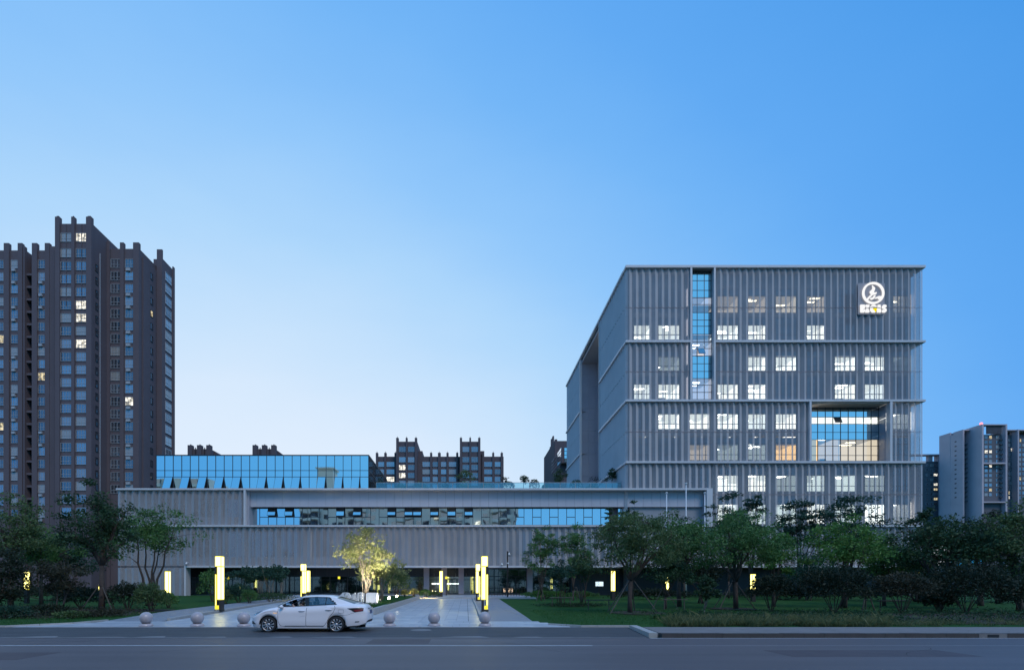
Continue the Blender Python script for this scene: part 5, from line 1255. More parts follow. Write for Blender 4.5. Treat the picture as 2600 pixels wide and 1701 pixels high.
# lit turnstile display behind the fence
ds = thing('display_panel', 'warm glowing four digit panel low behind the black fence', 'display', (0, 0, 0)); Yd = 66.8
q = MB(); q.box(PX(1277, Yd), PX(1303, Yd), Yd, Yd + .2, PZ(1505, Yd), PZ(1491, Yd)); q.build('case', M['steel'], ds)
segs = {'a': (0, 1, .92, 1), 'd': (0, 1, 0, .08), 'g': (0, 1, .46, .54), 'f': (0, .16, .5, 1), 'e': (0, .16, 0, .5), 'b': (.84, 1, .5, 1), 'c': (.84, 1, 0, .5)}
M['digit'] = emitmat('warm display digit', (1, .72, .48), 1.6)
for i, dg_ in enumerate(('afgcde', 'bc', 'abged', 'abgcd')):
    q = MB(); x0 = PX(1278.5 + i * 6.2, Yd); w = .22
    for s in dg_:
        a, b, c, d = segs[s]; q.box(x0 + a * w, x0 + b * w, Yd - .02, Yd - .004, PZ(1502, Yd) + c * .45, PZ(1502, Yd) + d * .45)
    q.build('digit', M['digit'], ds)
sc_ = thing('led_screen', 'small blue white screen glowing among the trees on the right lawn', 'screen', (PX(1522, 58), 58, gz(58)))
q = MB(); z0, z1 = PZ(1488, 58) - gz(58), PZ(1475.5, 58) - gz(58); q.box(-.47, .47, .02, .1, z0, z1); q.tube([(0, .06, 0), (0, .06, z0)], .05, 8); q.build('case', M['steel'], sc_)
mled = emitmat('screen light', (.55, .78, 1), 1.3); t = mled.node_tree; nz = N(t, 'ShaderNodeTexVoronoi'); nz.inputs['Scale'].default_value = 6; ge = N(t, 'ShaderNodeNewGeometry'); t.links.new(ge.outputs['Position'], nz.inputs['Vector'])
crm = N(t, 'ShaderNodeValToRGB'); t.links.new(nz.outputs['Distance'], crm.inputs[0]); crm.color_ramp.elements[0].color = (.03, .08, .2, 1); crm.color_ramp.elements[1].color = (.7, .88, 1, 1); crm.color_ramp.elements[1].position = .5
t.links.new(crm.outputs[0], t.nodes['Emission'].inputs[0])
q = MB(); q.box(-.44, .44, -.005, .015, z0 + .03, z1 - .03); q.build('display', mled, sc_)
# notice posts with a small yellow lit panel by the glass doors
for px, lab in ((861, 'small yellow lit panel on a post left of the lit tree'), (1133, 'small yellow lit panel on a post beside the entrance doors'), (580, 'small yellow lit panel on a post behind the left shrubs')):
    Yp = 62.0; o = thing('sign_post', lab, 'sign post', (PX(px, Yp), Yp, gz(Yp) + .1)); h = PZ(1465, Yp) - gz(Yp)
    q = MB(); q.box(-.06, .06, -.04, .04, 0, h - .1); q.build('post', M['steel'], o); q = MB(); q.box(-.13, .13, -.06, -.01, h - .30, h); q.build('panel', M['lumedge'], o)
# billboard glimpsed between the trees at the right
bbd = thing('billboard', 'blue and white lit billboard glimpsed between dark trees at the right', 'billboard', (PX(2432, 80), 80, gz(80))); z0, z1 = PZ(1436, 80) - gz(80), PZ(1385, 80) - gz(80)
q = MB(); q.box(-4.6, 4.4, 0, .2, z0, z1); q.tube([(-3, .1, 0), (-3, .1, z0)], .12, 8); q.tube([(3, .1, 0), (3, .1, z0)], .12, 8); q.build('frame', M['white'], bbd)
q = MB(); q.box(-4.5, -1.2, -.02, -.002, z0 + .1, z1 - .1); q.build('face', emitmat('billboard white', (.85, .9, 1), .9), bbd); q = MB(); q.box(-1.1, 4.3, -.02, -.002, z0 + .1, z1 - .1); q.build('face', emitmat('billboard blue', (.03, .35, .8), .9), bbd)
# orange street light among the far right trees
sl = thing('street_light', 'street light with an orange lamp shining through the far right trees', 'street light', (PX(2569, 62), 62, gz(62)))
q = MB(); h = PZ(1393, 62) - gz(62); q.tube([(0, 0, 0), (0, 0, h - .1)], .06, 8); q.build('pole', M['steel'], sl); q = MB(); q.ball((0, 0, h), .16, 10, 8); q.build('lamp', emitmat('sodium lamp', (1, .45, .12), 14), sl)

# ------------------------------------------------------------------ illuminated emblem sign on the tower
Ys_ = 64.30; u2 = lambda x: PX(2140 + x * 160 / 1916, Ys_); v2 = lambda y: PZ(690 + y * 160 / 1916, Ys_)
sgn = thing('logo_sign', 'white glowing round flame emblem with letters beneath, high on the tower', 'sign')
M['signpanel'] = mk('grey sign backing', (.34, .31, .32), .5, var=.03); M['signlight'] = emitmat('white sign light', (1, 1, 1), .98); M['signyellow'] = emitmat('yellow sign light', (1, .80, .0), 1.1)
q = MB(); q.box(u2(485), u2(1305), Ys_ + .16, Ys_ + .20, v2(1285), v2(325)); q.build('backing_panel', M['signpanel'], sgn)
cxl, czl = u2(926), v2(650); ro, ri = 333 * 160 / 1916 * Ys_ / F, 274 * 160 / 1916 * Ys_ / F
q = MB(); q.lathe([(ri, -.06), (ro, -.06), (ro, .06), (ri, .06), (ri, -.06)], (cxl, Ys_, czl), 64, axis='y'); q.build('ring', M['signlight'], sgn)
def emb(pl, nm, m='signlight', y0=-.06, y1=.06):
    if nm.startswith('letter') and m == 'signlight':
        cx = sum(p[0] for p in pl) / len(pl); pl = [(cx + (a - cx) * .90, b) for a, b in pl]
    q = MB(); q.prism([(u2(a), v2(b)) for a, b in pl], Ys_ + y0, Ys_ + y1); me = q.build(nm, M[m], sgn); return me
emb([(890, 413), (930, 455), (972, 492), (974, 530), (958, 570), (942, 600), (938, 632), (962, 640), (1000, 622), (1028, 645), (1012, 677), (962, 696), (908, 704), (852, 764), (790, 826), (752, 880), (706, 848), (762, 786), (832, 712), (880, 692), (842, 662), (822, 622), (832, 588), (872, 552), (902, 518), (906, 470)], 'flame')
emb([(992, 714), (976, 765), (932, 832), (882, 852), (828, 822), (852, 792), (880, 802), (922, 760), (950, 722)], 'flame')
emb([(1196, 745), (1205, 802), (1130, 838), (1070, 832), (1082, 797), (1022, 772), (1080, 746)], 'hand_shape'); emb([(968, 800), (1000, 780), (1060, 792), (1050, 810), (990, 816)], 'hand_shape')
emb([(524, 1005), (650, 1005), (672, 1030), (672, 1100), (655, 1120), (672, 1145), (672, 1210), (648, 1238), (545, 1238), (524, 1215)], 'letter_b')
emb([(690, 1005), (806, 1005), (806, 1060), (770, 1150), (806, 1180), (806, 1238), (684, 1238), (684, 1175), (735, 1070), (690, 1060)], 'letter_z')
emb([(880, 1010), (960, 1005), (1030, 1040), (1030, 1078), (940, 1085), (905, 1105), (900, 1145), (930, 1172), (950, 1172), (985, 1238), (890, 1238), (835, 1190), (825, 1110), (840, 1040)], 'letter_g')
emb([(930, 1118), (1034, 1118), (996, 1226)], 'letter_g_accent', 'signyellow')
emb([(1062, 1005), (1140, 1005), (1160, 1140), (1160, 1238), (1104, 1238), (1098, 1185), (1084, 1238), (1038, 1238), (1046, 1120)], 'letter_a')
emb([(1230, 1005), (1310, 1010), (1332, 1050), (1322, 1080), (1262, 1070), (1255, 1090), (1330, 1135), (1330, 1205), (1290, 1238), (1215, 1238), (1184, 1205), (1190, 1170), (1250, 1175), (1195, 1120), (1188, 1050)], 'letter_s')
arc = [(600 + 650 * t, 1185 - 95 * math.sin(math.pi * (.08 + .84 * t)) * 1.0) for t in [i / 16 for i in range(17)]]
emb([(a, b - 2 - 9 * math.sin(math.pi * i / 16)) for i, (a, b) in enumerate(arc)] + [(a, b + 2 + 9 * math.sin(math.pi * i / 16)) for i, (a, b) in reversed(list(enumerate(arc)))], 'swoosh', 'mullion', -.075, -.062)
# ------------------------------------------------------------------ vegetation
def leaf_cloud(centers, radii, counts, size, aspect=.5, droop=.3, flat=.6, r=rng):
    """many leaf-sized quads gathered in clumps round the given twig ends"""
    C = np.repeat(np.asarray(centers, float), counts, 0); RR = np.repeat(np.asarray(radii, float), counts); n = len(C)
    g = r.normal(size=(n, 3)); g *= (np.clip(np.linalg.norm(g, axis=1), 0, 2.1) / np.maximum(np.linalg.norm(g, axis=1), 1e-6))[:, None]
    P = C + g * RR[:, None] * np.array([.62, .62, .62 * flat])
    d = r.normal(size=(n, 3)); d[:, 2] = d[:, 2] * .6 - droop; d /= np.linalg.norm(d, axis=1)[:, None]
    e = r.normal(size=(n, 3)); e[:, 2] *= .5; s = np.cross(d, e); s /= np.maximum(np.linalg.norm(s, axis=1), 1e-6)[:, None]
    L = size * np.exp(r.normal(size=n) * .28); W = L * aspect
    v = np.empty((n, 4, 3)); v[:, 0] = P; v[:, 1] = P + d * (L * .5)[:, None] + s * (W * .5)[:, None]; v[:, 2] = P + d * L[:, None]; v[:, 3] = P + d * (L * .5)[:, None] - s * (W * .5)[:, None]
    return v.reshape(-1, 3)
def quad_mesh(name, V, m):
    n = len(V) // 4; me = bpy.data.meshes.new(name); me.vertices.add(len(V)); me.vertices.foreach_set('co', V.astype(np.float32).ravel())
    me.loops.add(len(V)); me.loops.foreach_set('vertex_index', np.arange(len(V), dtype=np.int32)); me.polygons.add(n)
    me.polygons.foreach_set('loop_start', np.arange(0, len(V), 4, dtype=np.int32)); me.polygons.foreach_set('loop_total', np.full(n, 4, np.int32))
    me.update(); me.validate(); me.materials.append(m); return me
def tree(name, label, px, Y, top, bot, hw, leaf, n=5000, size=.17, tr=.11, stems=1, bark='bark', cat='tree', cl=.75, flat=.6, clumps=46, aspect=.5, droop=.3, lean=0.0, group=None, fork=.55, basew=.25, base=None, asym=0.0, dens=.5):
    """limbs grow from the trunk towards twig ends spread through the crown, leaves gather at the twig ends"""
    z0 = gz(Y) if base is None else base
    root = thing(name, label, cat, (PX(px, Y), Y, z0), group)
    zt, zb = PZ(top, Y) - z0, PZ(bot, Y) - z0; a = hw * Y / F; c = Vector((asym * a, 0, (zt + zb) / 2)); hz = (zt - zb) / 2
    rr = random.Random(hash((px, top, hw)) & 0xffff)
    cen = []
    for _ in range(clumps * 4):
        if len(cen) >= clumps: break
        d = Vector((rr.gauss(0, 1), rr.gauss(0, 1), rr.gauss(0, 1))).normalized() * rr.random() ** dens
        if d.z < -.55 and rr.random() < .7: continue
        p = Vector((c.x + d.x * a * (1 - .35 * max(0, d.z)), d.y * a * .9, c.z + d.z * hz))
        k = (1.22 if rr.random() < .16 else 1) + .62 * mnoise.noise(p * (1.1 / max(a, .5)) + Vector((px, top, 0)))
        cen.append(Vector((c.x + (p.x - c.x) * k, p.y * k, c.z + (p.z - c.z) * min(k, 1.08))))
    mb = MB(); tips = []
    fz = max(.05, zb + (zt - zb) * (fork - .5)) if stems == 1 else .05
    if stems == 1:
        fp = Vector((lean * .4, 0, fz)); mb.tube([(0, 0, -.1), (lean * .1 + rr.uniform(-.05, .05), rr.uniform(-.05, .05), fz * .45), fp], [tr * 1.25, tr, tr * .85], 8); starts = [(fp, tr * .7)]
    nl = min(9, max(5, clumps // 6)) if stems == 1 else stems
    pool = cen[:]; rr.shuffle(pool); lim = []
    for i in range(nl):
        tg = pool[i % len(pool)]; tg = Vector((c.x + (tg.x - c.x) * .8, tg.y * .8, c.z + (tg.z - c.z) * .8 + hz * .1))
        if stems == 1: s0, r0 = starts[0][0], starts[0][1]
        else: s0, r0 = Vector((rr.uniform(-1, 1) * basew, rr.uniform(-1, 1) * basew, -.05)), tr
        mid = s0.lerp(tg, .45) + Vector((rr.uniform(-.1, .1) * a, rr.uniform(-.1, .1) * a, .12 * hz))
        pts = []
        for k in range(7):
            t = k / 6; pts.append(s0 * (1 - t) ** 2 + mid * 2 * t * (1 - t) + tg * t * t + Vector((rr.uniform(-.04, .04), rr.uniform(-.04, .04), 0)) * a * (0 < k < 6))
        mb.tube(pts, [r0 * (1 - .78 * k / 6) for k in range(7)], 6); lim += [(pts[k], r0 * (1 - .78 * k / 6)) for k in range(2, 7)]
    for p in cen:
        q, rad = min(lim, key=lambda l: (l[0] - p).length + .4 * max(0, l[0].z - p.z)); mdl = q.lerp(p, .5) + Vector((rr.uniform(-.1, .1), rr.uniform(-.1, .1), rr.uniform(0, .12))) * a * .5
        mb.tube([q, mdl, p], [max(.008, rad * .55), max(.007, rad * .35), .006], 4, cap=False)
    mb.build('trunk', M[bark], root, True)
    w = np.array([rr.uniform(.5, 1.5) for _ in cen]); cnt = np.maximum(8, (w / w.sum() * n).astype(int)); rad = np.array([cl * a * .35 * rr.uniform(.65, 1.25) for _ in cen])
    put('crown', quad_mesh('crown', leaf_cloud([tuple(p) for p in cen], rad, cnt, size, aspect, droop, flat), M[leaf]), root)
    return root
def shrub(name, label, px, Y, top, hw, leaf, n=2200, size=.12, cat='shrub', base=None, group=None, clip=False, ry=1.0, bot=None, asp=.55):
    """a bush: short stems and leaves spread over a lumpy dome (clip: a clipped even ball)"""
    z0 = gz(Y) if base is None else base
    root = thing(name, label, cat, (PX(px, Y), Y, z0), group); zt = PZ(top, Y) - z0; a = hw * Y / F; rr = random.Random(hash((px, top)) & 0xffff); r = np.random.default_rng(abs(hash((px, top))) % 99991)
    zl = 0 if bot is None else max(0, PZ(bot, Y) - z0)
    u = r.normal(size=(n, 3)); u /= np.linalg.norm(u, axis=1)[:, None]; u[:, 2] = np.where(u[:, 2] < -.35, -u[:, 2], u[:, 2]) if not clip or bot is None else u[:, 2]
    k = r.random(n) ** (.12 if clip else .33)
    if not clip:
        bump = np.array([mnoise.noise(Vector(d) * 2.1 + Vector((px, top, 3))) for d in u]); k = k * (1 + .38 * bump)
    P = np.stack([u[:, 0] * a * k, u[:, 1] * a * ry * k, zl + (zt - zl) * .45 + u[:, 2] * (zt - zl) * .55 * k], 1); P[:, 2] = np.maximum(P[:, 2], .02)
    d = u * .8 + r.normal(size=(n, 3)) * .7; d /= np.linalg.norm(d, axis=1)[:, None]; s = np.cross(d, r.normal(size=(n, 3))); s /= np.linalg.norm(s, axis=1)[:, None]
    L = size * np.exp(r.normal(size=n) * .3); V = np.empty((n, 4, 3)); V[:, 0] = P; V[:, 1] = P + d * (L * .5)[:, None] + s * (L * asp * .5)[:, None]; V[:, 2] = P + d * L[:, None]; V[:, 3] = P + d * (L * .5)[:, None] - s * (L * asp * .5)[:, None]
    put('foliage', quad_mesh('foliage', V.reshape(-1, 3), M[leaf]), root)
    q = MB()
    for i in range(7):
        t = 2 * math.pi * i / 7; q.tube([(.06 * math.cos(t), .06 * math.sin(t), -.05), (a * .3 * math.cos(t), a * .3 * math.sin(t), zt * .4), (a * .55 * math.cos(t + .3), a * .5 * ry * math.sin(t + .3), zt * .75)], [.03, .022, .01], 5)
    q.build('stem', M['bark'], root); return root
def stakes(px, Y, h, spread, label, legs=3, r=.035):
    z = gz(Y); root = thing('tree_stake', label, 'tree stakes', (PX(px, Y), Y, z)); ang = [-2.6, -.5, 1.2, 2.4, -1.6][:legs]
    for a in ang:
        q = MB(); q.tube([(spread * math.cos(a), spread * .7 * math.sin(a), -.1), (.06 * math.cos(a), .06 * math.sin(a), h)], r, 6); q.build('pole', M['pole'], root)
    q = MB(); q.tube([(.17 * math.cos(t), .17 * math.sin(t), h - .12) for t in [k * math.pi / 5 for k in range(11)]], .03, 5); q.build('tie', M['steel'], root)
def rail_stake(px, Y, label, w=1.6, h=.75):
    root = thing('tree_rail', label, 'tree stakes', (PX(px, Y), Y, gz(Y)))
    for x in (-w / 2 + .1, w / 2 - .1): q = MB(); q.tube([(x, 0, -.1), (x * .96, 0, h)], .035, 6); q.build('post', M['pole'], root)
    q = MB(); q.tube([(-w / 2 - .1, -.04, h - .08), (w / 2 + .1, -.04, h - .06)], .035, 6); q.build('crossbar', M['pole'], root)
random.seed(5)
# --- left of the drive
tree('tree', 'tall dark loose tree on the left with staked trunk before the brown tower', 258, 33.5, 1222, 1440, 92, 'leaf_dark', 7600, .16, .17, cl=.62, clumps=64, fork=.52)
stakes(256, 33.5, 1.75, 1.25, 'slanting poles propping the dark tree on the left')
tree('tree', 'leaning green tree with several stems in front of the left end of the low block', 382, 40, 1282, 1432, 96, 'leaf_mid', 6800, .17, .11, stems=5, cl=.62, clumps=56, basew=.3)
tree('tree', 'tall green tree at the far left edge, lighter crown against the brown tower', 28, 38, 1250, 1440, 105, 'leaf_olive', 6200, .18, .16, cl=.7, clumps=52)
tree('tree', 'bright green spreading tree between the left edge and the dark staked tree', 105, 42, 1325, 1460, 72, 'leaf_mid', 5200, .18, .13, cl=.75, clumps=44)
tree('tree', 'dark tree filling the gap behind the brownish sapling on the left', 165, 47, 1345, 1480, 85, 'leaf_blue', 5200, .19, .14, cl=.8, clumps=44)
tree('sapling', 'brownish sapling with crossed pale stems on the left verge', 150, 30, 1408, 1520, 58, 'leaf_brown', 3600, .13, .045, stems=3, cat='tree', cl=.7, clumps=38, basew=.12)
tree('tree', 'dark low tree at the extreme left edge by the road verge', -10, 31, 1385, 1545, 75, 'leaf_deep', 4600, .16, .1, cl=.85, clumps=40)
shrub('shrub', 'dense dark green shrub under the leaning tree on the left', 325, 34.5, 1478, 46, 'leaf_deep', 3600, .11)
shrub('shrub', 'brownish green rounded shrub on short stems, left of the grass path', 385, 33, 1484, 42, 'leaf_olive', 3400, .10)
shrub('shrub', 'small fresh green bush beside the short lamp column', 428, 37, 1506, 22, 'leaf_mid', 1500, .10)
shrub('shrub', 'wide dark shrub behind the brownish sapling', 205, 37, 1490, 60, 'leaf_deep', 3200, .13)
shrub('shrub', 'low dark shrub on the bed left of the dark staked tree', 120, 29, 1535, 50, 'leaf_deep', 2600, .10)
shrub('shrub', 'low grey green shrub at the left edge of the road verge', 25, 27.5, 1540, 48, 'leaf_blue', 2600, .10)
shrub('shrub', 'low brownish shrub at the foot of the dark staked tree', 262, 28.5, 1550, 46, 'leaf_brown', 2200, .09)
shrub('shrub', 'ragged olive shrub near the verge below the sapling', 185, 27.5, 1552, 38, 'leaf_olive', 1900, .09)
# --- left lawn before the low block
for i, (px, Y, top, hw, lab) in enumerate(((622, 52, 1438, 30, 'leftmost thin stemmed tree of the dark row on the left lawn'), (655, 54, 1436, 28, 'second thin stemmed tree of the dark row on the left lawn'), (690, 52, 1434, 30, 'third thin stemmed tree of the dark row on the left lawn'), (716, 55, 1440, 24, 'rightmost thin stemmed tree of the dark row, left of the lamp'))):
    tree('small_tree', lab, px, Y, top, 1478, hw, 'leaf_blue', 2300, .17, .055, stems=5, bark='palebark', cl=.85, clumps=24, basew=.45, group='thin stemmed trees on the left lawn')
shrub('shrub', 'airy light green tree like bush behind the left tall lamp', 540, 48, 1448, 34, 'leaf_mid', 2600, .13)
shrub('shrub', 'rounded blue green shrub right of the left tall lamp', 606, 44, 1482, 34, 'leaf_blue', 2800, .11)
shrub('shrub', 'small brighter green shrub at the foot of the rounded blue green one', 634, 43, 1496, 20, 'leaf_mid', 1500, .09)
shrub('shrub', 'low ground hugging shrub below the thin stemmed trees', 690, 46, 1505, 55, 'leaf_dark', 2300, .10)
shrub('shrub', 'low olive shrub left of the rounded blue green shrub', 572, 43, 1500, 22, 'leaf_olive', 1300, .10)
# --- island
zi_ = lambda y: gz(y) + .38
tree('feature_tree', 'multi stemmed tree lit yellow green by floodlights behind the white stone sign', 928, 39.5, 1338, 1470, 78, 'leaf_yellow', 2500, .20, .05, stems=9, bark='palebark', cl=.52, clumps=66, basew=.10, base=zi_(39), asym=-.05, aspect=.6, dens=.4)
tree('feature_tree', 'denser yellow lit tree standing right behind the multi stemmed lit tree', 968, 43.5, 1392, 1500, 50, 'leaf_yellow', 3300, .17, .06, stems=6, bark='palebark', cl=.6, clumps=44, basew=.2, base=zi_(43), aspect=.6)
shrub('shrub', 'dim olive shrub tree right of the yellow lit trees', 1006, 50, 1440, 34, 'leaf_olive', 2600, .15, base=zi_(50))
shrub('shrub', 'clipped round bush lit from below before the entrance', 1080, 56, 1496, 14, 'leaf_mid', 1700, .09, clip=True)
shrub('shrub', 'dark clipped oval bush right of the round lit bush', 1102, 56, 1502, 14, 'leaf_dark', 1400, .09, clip=True)
shrub('shrub', 'pale azalea glowing warm near the entrance lawn', 1050, 52, 1494, 12, 'leaf_yellow', 1000, .10, base=zi_(52))
shrub('shrub', 'small warm lit shrub on the island beyond the floodlights', 1027, 50.5, 1497, 9, 'leaf_yellow', 700, .10, base=zi_(50))
shrub('shrub', 'little dark red maple shrub between the azalea and the round bush', 1066, 57, 1478, 8, 'leaf_brown', 600, .12)
# --- right lawn
tree('tree', 'slim green tree at the left end of the right lawn trees', 1374, 50, 1322, 1478, 40, 'leaf_mid', 4600, .16, .07, cl=.75, clumps=44, fork=.3)
tree('tree', 'open green tree with dark trunk, second from the storefront on the right lawn', 1455, 50, 1328, 1470, 52, 'leaf_mid', 4300, .16, .08, cl=.62, clumps=44, fork=.3)
tree('small_tree', 'dark round headed small tree below the open green trees', 1478, 42, 1402, 1478, 42, 'leaf_dark', 3800, .13, .06, stems=4, cl=.8, clumps=32)
tree('small_tree', 'dark thin stemmed shrub tree left of the LED screen', 1425, 40, 1420, 1500, 36, 'leaf_blue', 2800, .13, .04, stems=6, cl=.8, clumps=28)
tree('big_tree', 'big staked tree with drooping fine leaves, left part of the right lawn', 1600, 31.5, 1292, 1452, 128, 'leaf_olive', 10500, .19, .14, cl=.52, clumps=86, fork=.36, aspect=.3, droop=.75)
stakes(1602, 31.5, 2.15, 1.75, 'three long poles propping the big drooping tree', 4)
tree('young_tree', 'slender young tree tip rising above the ribbon windows, left one', 1552, 54, 1254, 1420, 26, 'leaf_dark', 1700, .2, .07, cl=.75, clumps=20, flat=.35)
tree('young_tree', 'slender young tree tip rising above the ribbon windows, right one', 1606, 54, 1268, 1420, 24, 'leaf_dark', 1500, .2, .07, cl=.75, clumps=18, flat=.35)
tree('big_tree', 'dense dark green tree right behind the big drooping tree', 1725, 39, 1310, 1460, 98, 'leaf_mid', 7600, .18, .16, cl=.66, clumps=60)
tree('small_tree', 'dark low tree with twin stakes behind the big drooping tree', 1690, 36, 1405, 1490, 56, 'leaf_dark', 4600, .14, .07, cl=.8, clumps=40, fork=.2)
stakes(1684, 36, 1.5, 1.1, 'pale poles propping the dark low tree mid lawn', 3, .028)
tree('big_tree', 'spreading staked tree with thick trunk in the centre of the right lawn', 1868, 35.5, 1296, 1455, 122, 'leaf_mid', 9800, .18, .15, cl=.54, clumps=80, fork=.36, aspect=.35, droop=.5)
stakes(1862, 35.5, 2.0, 1.5, 'long poles propping the spreading tree with thick trunk', 4)
tree('tree', 'light green tree fringe hanging right of the spreading staked tree', 1965, 39, 1325, 1470, 66, 'leaf_light', 5600, .17, .11, cl=.6, clumps=48, fork=.3, flat=.45)
tree('sapling', 'thin pale stemmed sapling at the edge of the right bed', 1788, 29.5, 1448, 1535, 32, 'leaf_dark', 1900, .12, .04, bark='palebark', cat='tree', cl=.75, clumps=26, fork=.35)
for i, (px, top, hw, Y, lab) in enumerate(((1850, 1246, 48, 56, 'dark layered tree crown left of the lit lower tower windows'), (1905, 1245, 34, 58, 'narrow dark layered crown in front of the lower tower windows'), (1738, 1312, 45, 56, 'dark layered crown before the warm lit end of the ribbon windows'),
                                        (2030, 1258, 55, 54, 'wide dark layered tree before the tower, beyond the light green fringe'), (2152, 1254, 72, 52, 'tallest dark layered tree before the right half of the tower'))):
    tree('layered_tree', lab, px, Y, top, 1430, hw, 'leaf_blue', 4200, .24, .11, cl=.8, clumps=46, flat=.32, fork=.25, group='dark layered trees before the tower')
tree('big_tree', 'bright green forked tree before the right half of the tower', 2142, 37, 1318, 1450, 84, 'leaf_light', 6400, .17, .10, stems=4, cl=.62, clumps=56, basew=.2)
tree('tree', 'mid green tree joining the bright forked tree and the dark right clump', 2245, 40, 1352, 1470, 78, 'leaf_mid', 5600, .18, .12, cl=.75, clumps=46, fork=.3)
tree('big_tree', 'large dark tree at the right, reaching over the tower corner', 2385, 36, 1292, 1465, 110, 'leaf_dark', 8200, .18, .18, cl=.64, clumps=66, fork=.35)
tree('big_tree', 'large dark tree right of the tower corner tree with a ragged top', 2490, 40, 1298, 1470, 90, 'leaf_deep', 6800, .19, .17, cl=.7, clumps=56, fork=.35)
tree('big_tree', 'olive dark tree at the right edge under the pale apartment tower', 2590, 34, 1275, 1470, 100, 'leaf_olive', 7600, .18, .17, cl=.66, clumps=60, fork=.35)
tree('tree', 'thin tree with ragged tip at the tower corner rising into the sky', 2345, 44, 1262, 1440, 40, 'leaf_dark', 2400, .2, .08, cl=.62, clumps=26, flat=.4)
tree('tree', 'dark blue green tree deep behind the right lawn near the wall', 2060, 50, 1405, 1490, 75, 'leaf_blue', 3800, .19, .08, stems=5, bark='palebark', cl=.85, clumps=34, basew=.5)
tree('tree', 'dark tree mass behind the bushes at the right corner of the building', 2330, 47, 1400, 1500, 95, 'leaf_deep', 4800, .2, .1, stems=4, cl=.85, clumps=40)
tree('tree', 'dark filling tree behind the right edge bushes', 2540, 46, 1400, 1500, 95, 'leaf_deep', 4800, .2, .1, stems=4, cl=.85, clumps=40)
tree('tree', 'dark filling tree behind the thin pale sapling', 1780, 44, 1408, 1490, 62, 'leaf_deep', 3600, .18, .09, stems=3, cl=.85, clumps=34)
shrub('shrub', 'dark round bush on the lawn right of the thick trunk', 1958, 33, 1462, 52, 'leaf_deep', 4200, .12, bot=1530)
shrub('shrub', 'big dark dome shaped bush in front of the bright forked tree', 2118, 31.5, 1442, 84, 'leaf_deep', 6800, .13, bot=1545)
shrub('shrub', 'reddish olive thin stemmed bush between the two dark domes', 2290, 31, 1455, 72, 'leaf_brown', 4600, .12, bot=1530)
shrub('shrub', 'very large dark dome bush near the right edge', 2452, 31.5, 1432, 96, 'leaf_deep', 7600, .13, bot=1555)
shrub('shrub', 'dark bush at the extreme right edge', 2595, 30.5, 1462, 52, 'leaf_deep', 3600, .12)
shrub('shrub', 'dark bush at the foot of the tower corner tree', 2385, 33, 1500, 40, 'leaf_deep', 2600, .11)
shrub('hedge', 'low bright green hedge along the storefront, left end of the right lawn', 1385, 55, 1500, 62, 'leaf_light', 3400, .11, 'hedge', ry=.25)
shrub('hedge', 'low green hedge continuing behind the dark small trees', 1475, 54, 1501, 45, 'leaf_mid', 2600, .11, 'hedge', ry=.3)
shrub('shrub', 'little round dark bush between storefront hedge and fence', 1383, 57, 1490, 14, 'leaf_dark', 1300, .09, clip=True)
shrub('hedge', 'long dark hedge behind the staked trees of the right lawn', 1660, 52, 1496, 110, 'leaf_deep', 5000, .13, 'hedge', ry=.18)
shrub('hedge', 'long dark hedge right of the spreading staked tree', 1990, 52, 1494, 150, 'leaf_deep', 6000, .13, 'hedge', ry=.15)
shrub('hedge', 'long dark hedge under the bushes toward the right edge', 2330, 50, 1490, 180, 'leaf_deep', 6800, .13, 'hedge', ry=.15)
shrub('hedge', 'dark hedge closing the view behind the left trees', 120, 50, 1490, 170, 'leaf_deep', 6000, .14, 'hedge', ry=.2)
shrub('shrub', 'low weedy bush in the bed left of the pale tall grass', 1672, 27.3, 1562, 18, 'leaf_mid', 700, .09)
shrub('shrub', 'second low weedy bush among the pale tall grass', 1768, 27.3, 1564, 16, 'leaf_olive', 700, .09)
shrub('groundcover', 'dark flat ground cover patch around the rail staked small trees', 1455, 39, 1532, 85, 'leaf_dark', 2600, .10, 'ground cover', ry=.4)
for px, Y, lab in ((1425, 38.5, 'timber rail stake under the dark thin stemmed shrub tree'), (1520, 34, 'timber rail stake left of the big drooping tree'), (1712, 35, 'timber rail stake under the dark low tree mid lawn'), (2262, 33, 'timber rail stake beside the reddish olive bush')): rail_stake(px, Y, lab)
for px, Y, lab in ((1372, 50, 'dark poles at the foot of the slim green tree'), (1462, 50, 'dark poles at the foot of the open green tree'), (2200, 34, 'slanting pole between the big dome bush and the reddish bush')): stakes(px, Y, 1.3, .5, lab, 3, .04)
# --- roof garden behind the balustrade
ZR = z1a - .1
for px, Y, top, hw, leaf, lab in ((1292, 68, 1222, 15, 'leaf_dark', 'clipped roof garden bush left of the small roof tree'), (1357, 68, 1217, 13, 'leaf_dark', 'clipped ball bush on the roof garden right of the small roof tree'), (1463, 68, 1218, 17, 'leaf_dark', 'largest clipped ball bush on the roof by the tower flank'), (1020, 69, 1226, 16, 'leaf_mid', 'low bush behind the left end of the glass balustrade'),
                                   (1070, 69, 1224, 22, 'leaf_olive', 'low loose bush behind the balustrade below the brown block'), (1130, 69, 1227, 15, 'leaf_blue', 'low bush behind the balustrade, third from its left end'), (1180, 69, 1223, 18, 'leaf_mid', 'roof garden bush left of the pair of round bushes'), (1235, 69, 1226, 16, 'leaf_olive', 'grey green bush left of the clipped roof bush'), (1384, 69, 1229, 8, 'leaf_mid', 'tiny roof bush right of the ball bush'), (1505, 70, 1228, 18, 'leaf_olive', 'thin grass like bush on the roof before the tower notch'), (965, 70, 1216, 12, 'leaf_dark', 'dark bush against the pavilion side glass')):
    shrub('roof_shrub', lab, px, Y, top, hw, leaf, 900, .12, 'shrub', base=ZR, clip='ball' in lab or 'clipped' in lab)
